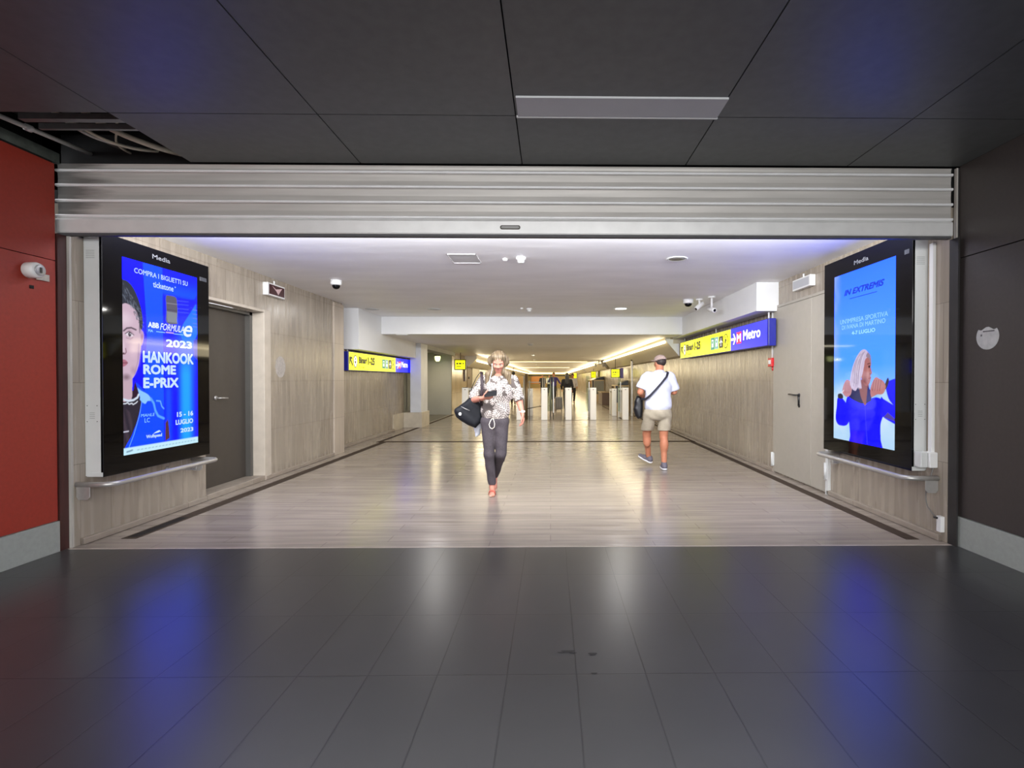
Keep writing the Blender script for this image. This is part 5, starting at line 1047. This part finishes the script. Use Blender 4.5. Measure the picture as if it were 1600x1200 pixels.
slab('bag_body', t, [(-.925, 1.15), (-.97, 1.11), (-1.05, 1.045), (-1.115, 1.0), (-1.125, .965), (-1.10, .905), (-1.04, .855), (-.96, .81), (-.875, .775), (-.82, .83), (-.79, .90), (-.785, .97), (-.80, 1.05), (-.86, 1.10)], 5.99, .055, M_bag)
b = MB(); b.tube([(-.93, 5.985, 1.13), (-.915, 5.95, 1.24), (-.86, 5.94, 1.36), (-.825, 5.97, 1.415), (-.80, 6.0, 1.43), (-.805, 6.05, 1.38), (-.87, 6.08, 1.2), (-.88, 6.04, 1.08)], .0085, M_bag, 8, flat=(.45, 1.8))
b.tube([(-.81, 5.99, 1.432), (-.795, 5.925, 1.40), (-.782, 5.885, 1.30), (-.786, 5.875, 1.20), (-.79, 5.885, 1.12), (-.80, 5.925, 1.04)], .014, mat('strap_maroon_black', (38, 22, 30), .6, noise=.1, scale=30), 8, flat=(1.2, .35)); b.build('strap', t, label='dark maroon shoulder strap')
b = MB(); sph(b, (-1.045, 5.935, .945), .018, M_plast, 14, (1, .25, 1.1)); b.box((-1.051, 5.928, .943), (-1.039, 5.932, .947), M_cab); b.build('round_badge', t, label='white round badge')
b = MB(); b.tube([(-1.035, 5.942, 1.03), (-.985, 5.932, 1.005), (-.935, 5.932, .985)], .004, M_steel, 8); b.build('zip', t, label='silver zip')
t = thing('plastic_bag', 'white plastic bag half hidden behind the black shoulder bag', 'bag', (-.86, 6.08, .66))
slab('bag_film', t, [(-.98, 1.10), (-.86, 1.12), (-.80, 1.04), (-.795, .90), (-.81, .78), (-.845, .68), (-.885, .665), (-.90, .72), (-.93, .80), (-.97, .95)], 6.09, .03, mat('white_plastic_film', (224, 228, 236), .4, noise=.05, scale=20), wr=.006)

# ---- the man walking away
MB0 = (1.62, 7.75, 0)
man = thing('person', 'person in a cap, white shirt and beige shorts walking away with a crossbody strap', 'person', MB0)
S = SDF((1.20, 7.28, -.01), (2.0, 8.30, 1.78), .0060)
hm = (1.640, 7.66, 1.585); P2, A2 = head(S, hm, (-.42, .90, -.05), (0, 0, 1), .98)
S.cone((1.62, 7.60, 1.41), (1.635, 7.635, 1.54), .060, .058, .02); S.ell((1.60, 7.60, 1.20), [.17, .12, .20], .04); S.ell((1.60, 7.61, .96), [.16, .12, .14], .04)
S.cone((1.44, 7.60, 1.39), (1.77, 7.60, 1.39), .05, .05, .04)
S.cone((1.415, 7.60, 1.38), (1.335, 7.58, 1.155), .048, .044, .02); S.cone((1.335, 7.58, 1.155), (1.405, 7.80, 1.075), .046, .030, .015)
S.cone((1.795, 7.60, 1.38), (1.855, 7.66, 1.16), .048, .044, .02); S.cone((1.855, 7.66, 1.16), (1.74, 7.88, 1.13), .046, .030, .015)
hand(S, (1.41, 7.805, 1.073), (.62, .75, .05), (.5, -.4, .75), (0, .2, 1), curl=(35, 45, 35)); hand(S, (1.735, 7.885, 1.13), (-.70, .65, .05), (-.5, -.5, .7), (0, .2, 1), curl=(35, 45, 35))
S.cone((1.70, 7.61, .86), (1.70, 7.66, .48), .085, .060, .02); S.cone((1.70, 7.66, .48), (1.695, 7.60, .10), .054, .040, .02); S.ell((1.70, 7.615, .37), [.062, .062, .11], .03)
S.cone((1.50, 7.63, .86), (1.475, 7.83, .50), .085, .060, .02); S.cone((1.475, 7.83, .50), (1.535, 7.985, .15), .054, .040, .02); S.ell((1.485, 7.845, .40), [.060, .062, .10], .03)
S.cone((1.695, 7.575, .05), (1.700, 7.76, .04), .035, .03, .02); S.cone((1.56, 7.985, .085), (1.475, 8.085, .10), .028, .020, .02)
S.mesh('body', man, SKIN2)
# shirt
S = SDF((1.22, 7.36, .80), (1.98, 7.86, 1.52), .0060)
S.ell((1.60, 7.60, 1.22), [.205, .150, .22], .04); S.ell((1.605, 7.61, .99), [.208, .160, .20], .06); S.cone((1.46, 7.60, 1.385), (1.75, 7.60, 1.385), .070, .070, .05); S.cone((1.615, 7.60, 1.43), (1.625, 7.61, 1.46), .072, .068, .03)
S.cone((1.425, 7.60, 1.375), (1.352, 7.582, 1.225), .074, .080, .03); S.cone((1.785, 7.60, 1.375), (1.848, 7.64, 1.215), .074, .080, .03)
S.wrinkle(.0040, fold); S.cut((0, 0, .852), (.0, 0, -1)); S.cut((1.34, 7.58, 1.205), (-.40, -.05, -.9), ('<', 1.41)); S.cut((1.855, 7.65, 1.19), (.3, .25, -.92), ('>', 1.80)); S.cut((1.62, 7.62, 1.475), (0, .15, 1))
S.mesh('shirt', man, mat('white_shirt_cotton', (204, 207, 222), .8, noise=.02, scale=20, spec=.2))
# shorts
S = SDF((1.33, 7.40, .48), (1.88, 7.98, .94), .0060)
S.ell((1.605, 7.61, .86), [.198, .150, .14], .03); S.cone((1.705, 7.615, .82), (1.705, 7.66, .53), .105, .088, .02); S.cone((1.495, 7.63, .82), (1.470, 7.79, .55), .105, .088, .02)
S.wrinkle(.0050, fold); S.cut((0, 0, .90), (0, 0, 1)); S.cut((1.70, 7.66, .555), (0, .15, -1)); S.cut((1.47, 7.78, .56), (0, -.1, -1))
S.mesh('shorts', man, mat('beige_shorts', (170, 160, 140), .85, noise=.05, scale=40, spec=.2))
# hair and cap
S = SDF((1.50, 7.48, 1.50), (1.80, 7.86, 1.74), .0050)
S.ell(P2(0, -.022, .020), [.078, .088, .075], .01, A2); S.cut(P2(0, .035, 0), A2[1]); S.cut(P2(0, -.0, -.045), -np.array(A2[2]))
S.mesh('hair', man, mat('dark_brown_hair', (44, 34, 30), .6, noise=.3, scale=60, bump=.4))
S = SDF((1.48, 7.46, 1.52), (1.82, 7.92, 1.78), .0050)
S.ell(P2(0, -.012, .050), [.086, .102, .078], .01, A2); S.cut(P2(0, 0, .030), -np.array(A2[2])-.25*np.array(A2[1])); S.ell(P2(0, .115, .048), [.062, .075, .010], .006, A2)
S.ell(P2(0, -.105, .030), [.026, .03, .020], .004, A2, sub=True)
def capcol(V): q = np.clip(.5+1.2*np.sin((V@np.array(A2[0])*1.0+V[:, 2]*.8)*260), 0, 1)[:, None]; return np.array(lin((184, 166, 156)))*q+np.array(lin((146, 122, 114)))*(1-q)
S.mesh('cap', man, attr_mat('striped_cap_cloth', .8, emission=False, spec=.2), capcol)
def shoe(t, heel, toe, up, lb):
    heel, toe, up = np.array(heel), np.array(toe), nrm(up); f = nrm(toe-heel); up = nrm(up-f*np.dot(up, f)); r = np.cross(f, up); L_ = np.linalg.norm(toe-heel)
    Q = lambda a, b, c: heel+f*a*L_+r*b+up*c
    S = SDF(np.minimum(heel, toe)-.09, np.maximum(heel, toe)+.14, .005)
    S.cone(Q(.14, 0, .05), Q(.5, 0, .045), .040, .040, .02, (up, .95)); S.cone(Q(.5, 0, .045), Q(.88, .004, .034), .042, .032, .02, (up, .75)); S.cone(Q(.17, 0, .06), Q(.26, 0, .095), .040, .042, .02)
    S.ell(Q(.24, 0, .125), [.032, .032, .03], .01, sub=True); S.cut(Q(0, 0, .022), -up)
    o = S.mesh('shoe', t, mat('grey_knit_shoe', (106, 102, 112), .8, noise=.08, scale=60, spec=.2)); o['label'] = lb
    S = SDF(np.minimum(heel, toe)-.09, np.maximum(heel, toe)+.12, .005); S.cone(Q(.14, 0, .014), Q(.88, .003, .014), .043, .036, .01, (up, .4)); S.cone(Q(.3, 0, .014), Q(.7, 0, .014), .043, .044, .02, (up, .4)); S.cut(Q(0, 0, .001), -up); S.mesh('sole', o, mat('white_sole', (220, 220, 222), .6, noise=.03, scale=30))
shoe(man, (1.690, 7.515, 0), (1.702, 7.80, 0), (0, 0, 1), 'grey knit shoe flat on the floor')
shoe(man, (1.580, 7.965, .030), (1.405, 8.155, .115), (.15, -.35, .95), 'grey knit shoe with the toe lifted and turned out')
t = thing('crossbody_bag', 'black crossbody bag at the left hip of the person in white', 'bag', (1.33, 7.70, .75))
slab('bag_body', t, [(1.30, 1.10), (1.36, 1.09), (1.40, 1.02), (1.40, .86), (1.385, .76), (1.32, .745), (1.275, .80), (1.255, .90), (1.27, 1.02)], 7.72, .055, mat('black_bag_leather', (18, 18, 22), .35, noise=.2, scale=20), wr=.003)
b = MB(); b.tube([(1.725, 7.60, 1.462), (1.735, 7.535, 1.445), (1.70, 7.475, 1.38), (1.62, 7.435, 1.29), (1.54, 7.432, 1.20), (1.46, 7.455, 1.11), (1.40, 7.50, 1.055), (1.365, 7.60, 1.05), (1.35, 7.68, 1.06)], .015, mat('navy_strap', (30, 30, 44), .6, noise=.06, scale=30), 8, flat=(1.2, .3)); b.build('strap', t, label='navy webbing strap across the back')

# ---- distant people: the same kind of body at a coarser grain
def figure(lb, x, y, face, H_, top, bottom, hair, skin=SKIN2, long_hair=False, h=.016, pose=0):
    """face = +1 walks away, -1 walks towards the camera"""
    t = thing('person', lb, 'person', (x, y, 0)); k = H_/1.7; G = lambda a, b, c: (x+a*k, y+b*k*face, c*k)
    S = SDF((x-.42*k, y-.45*k, -.02), (x+.42*k, y+.45*k, H_+.05), h)
    S.ell(G(0, 0, 1.60), [.075*k, .09*k, .105*k], .02); S.ell(G(0, .08, 1.58), [.015*k, .02*k, .02*k], .01); S.cone(G(0, 0, 1.38), G(0, 0, 1.52), .055*k, .05*k, .02)
    S.ell(G(0, 0, 1.2), [.15*k, .10*k, .22*k], .04); S.ell(G(0, 0, .95), [.14*k, .10*k, .13*k], .04)
    arms = ((-1, G(-.25, .04, 1.12), G(-.22, .18, .95)), (1, G(.25, -.02, 1.12), G(.23, .10, .93))) if pose == 0 else ((-1, G(-.30, .06, 1.18), G(-.16, .26, 1.15)), (1, G(.34, .02, 1.14), G(.42, .14, 1.02)))
    for s_, e, w2 in arms: S.cone(G(s_*.19, 0, 1.38), e, .045*k, .038*k, .02); S.cone(e, w2, .038*k, .026*k, .02); S.cone(w2, tuple(np.array(w2)+np.array([0, .03*face, -.09])*k), .028*k, .018*k, .01)
    for s_, ky, ay, az in ((-1, .10, .10, .09), (1, .04, -.16, .14)):
        S.cone(G(s_*.085, 0, .86), G(s_*.09, ky, .48), .08*k, .055*k, .02); S.cone(G(s_*.09, ky, .48), G(s_*.085, ay, az), .05*k, .036*k, .02); S.cone(G(s_*.085, ay-.02, az-.04), G(s_*.09, ay+.15, max(.03, az-.08)), .035*k, .03*k, .02)
    S.mesh('body', t, skin)
    S = SDF((x-.46*k, y-.3*k, .7), (x+.46*k, y+.3*k, 1.55*k), h); S.ell(G(0, 0, 1.2), [.185*k, .13*k, .25*k], .04); S.ell(G(0, 0, .98), [.18*k, .13*k, .16*k], .04); S.cone(G(-.17, 0, 1.39), G(.17, 0, 1.39), .06*k, .06*k, .03)
    for s_, e, w2 in arms: S.cone(G(s_*.19, 0, 1.38), e, .062*k, .055*k, .02); S.cone(e, tuple(np.array(e)*.3+np.array(w2)*.7), .055*k, .042*k, .02)
    S.cut((0, 0, .86*k), (0, 0, -1)); S.mesh('jacket', t, top)
    S = SDF((x-.3*k, y-.4*k, .05), (x+.3*k, y+.4*k, .98*k), h); S.ell(G(0, 0, .88), [.165*k, .12*k, .11*k], .03)
    for s_, ky, ay, az in ((-1, .10, .10, .12), (1, .04, -.16, .17)): S.cone(G(s_*.085, 0, .84), G(s_*.09, ky, .48), .098*k, .07*k, .02); S.cone(G(s_*.09, ky, .48), G(s_*.085, ay, az), .068*k, .055*k, .02)
    S.mesh('trousers', t, bottom)
    S = SDF((x-.2*k, y-.2*k, 1.1*k), (x+.2*k, y+.2*k, 1.75*k), h*.8); S.ell(G(0, -.02, 1.63), [.088*k, .10*k, .105*k], .02)
    if long_hair: S.cone(G(0, -.06, 1.56), G(0, -.09, 1.25), .09*k, .10*k, .03)
    S.ell(G(0, .12, 1.57), [.07*k, .08*k, .10*k], .02, sub=True); S.mesh('hair', t, hair)
    for s_ in (-1, 1):
        b = MB(); ay, az = ((.10, .09), (-.16, .14))[s_ > 0]; az = max(0, az-.09)
        b.tube([G(s_*.087, ay-.06, .04+az), G(s_*.088, ay+.05, .035+az*.6), G(s_*.09, ay+.19, .028)], [.04*k, .045*k, .03*k], M_pblack, 10, flat=(1, .8)); b.build('shoe', t)
    return t
C_blk = mat('black_cloth', (18, 16, 20), .8, noise=.1, scale=20); C_pur = mat('purple_cloth', (52, 40, 104), .8, noise=.1, scale=20); C_wht = mat('pale_cloth', (206, 200, 200), .8, noise=.04, scale=20); C_drk = mat('charcoal_cloth', (44, 42, 46), .8, noise=.1, scale=20)
H_blk = mat('black_hair', (14, 12, 14), .5, noise=.2, scale=30); C_olv = mat('olive_cloth', (70, 70, 50), .8, noise=.1, scale=20)
figure('distant person with very long black hair and black clothes beside the grey suitcase', .70, 21.6, 1, 1.58, C_blk, C_blk, H_blk, long_hair=True)
figure('distant person in a purple jacket walking with the arms spread', .20, 31.0, -1, 1.72, C_pur, C_drk, H_blk, pose=1)
figure('distant person in a dark jacket over a pale top right of the long-haired one', 1.22, 28.0, -1, 1.62, C_wht, C_drk, H_blk)
figure('distant person in black seen just right of the hair of the woman', -1.95, 27.0, 1, 1.72, C_blk, C_drk, H_blk)
figure('very distant person in dark clothes left of the purple jacket', -.65, 42.0, -1, 1.68, C_drk, C_blk, H_blk, h=.022)
figure('very distant person in a pale top beside the one in dark clothes', -.10, 45.0, -1, 1.68, C_wht, C_drk, H_blk, h=.022)
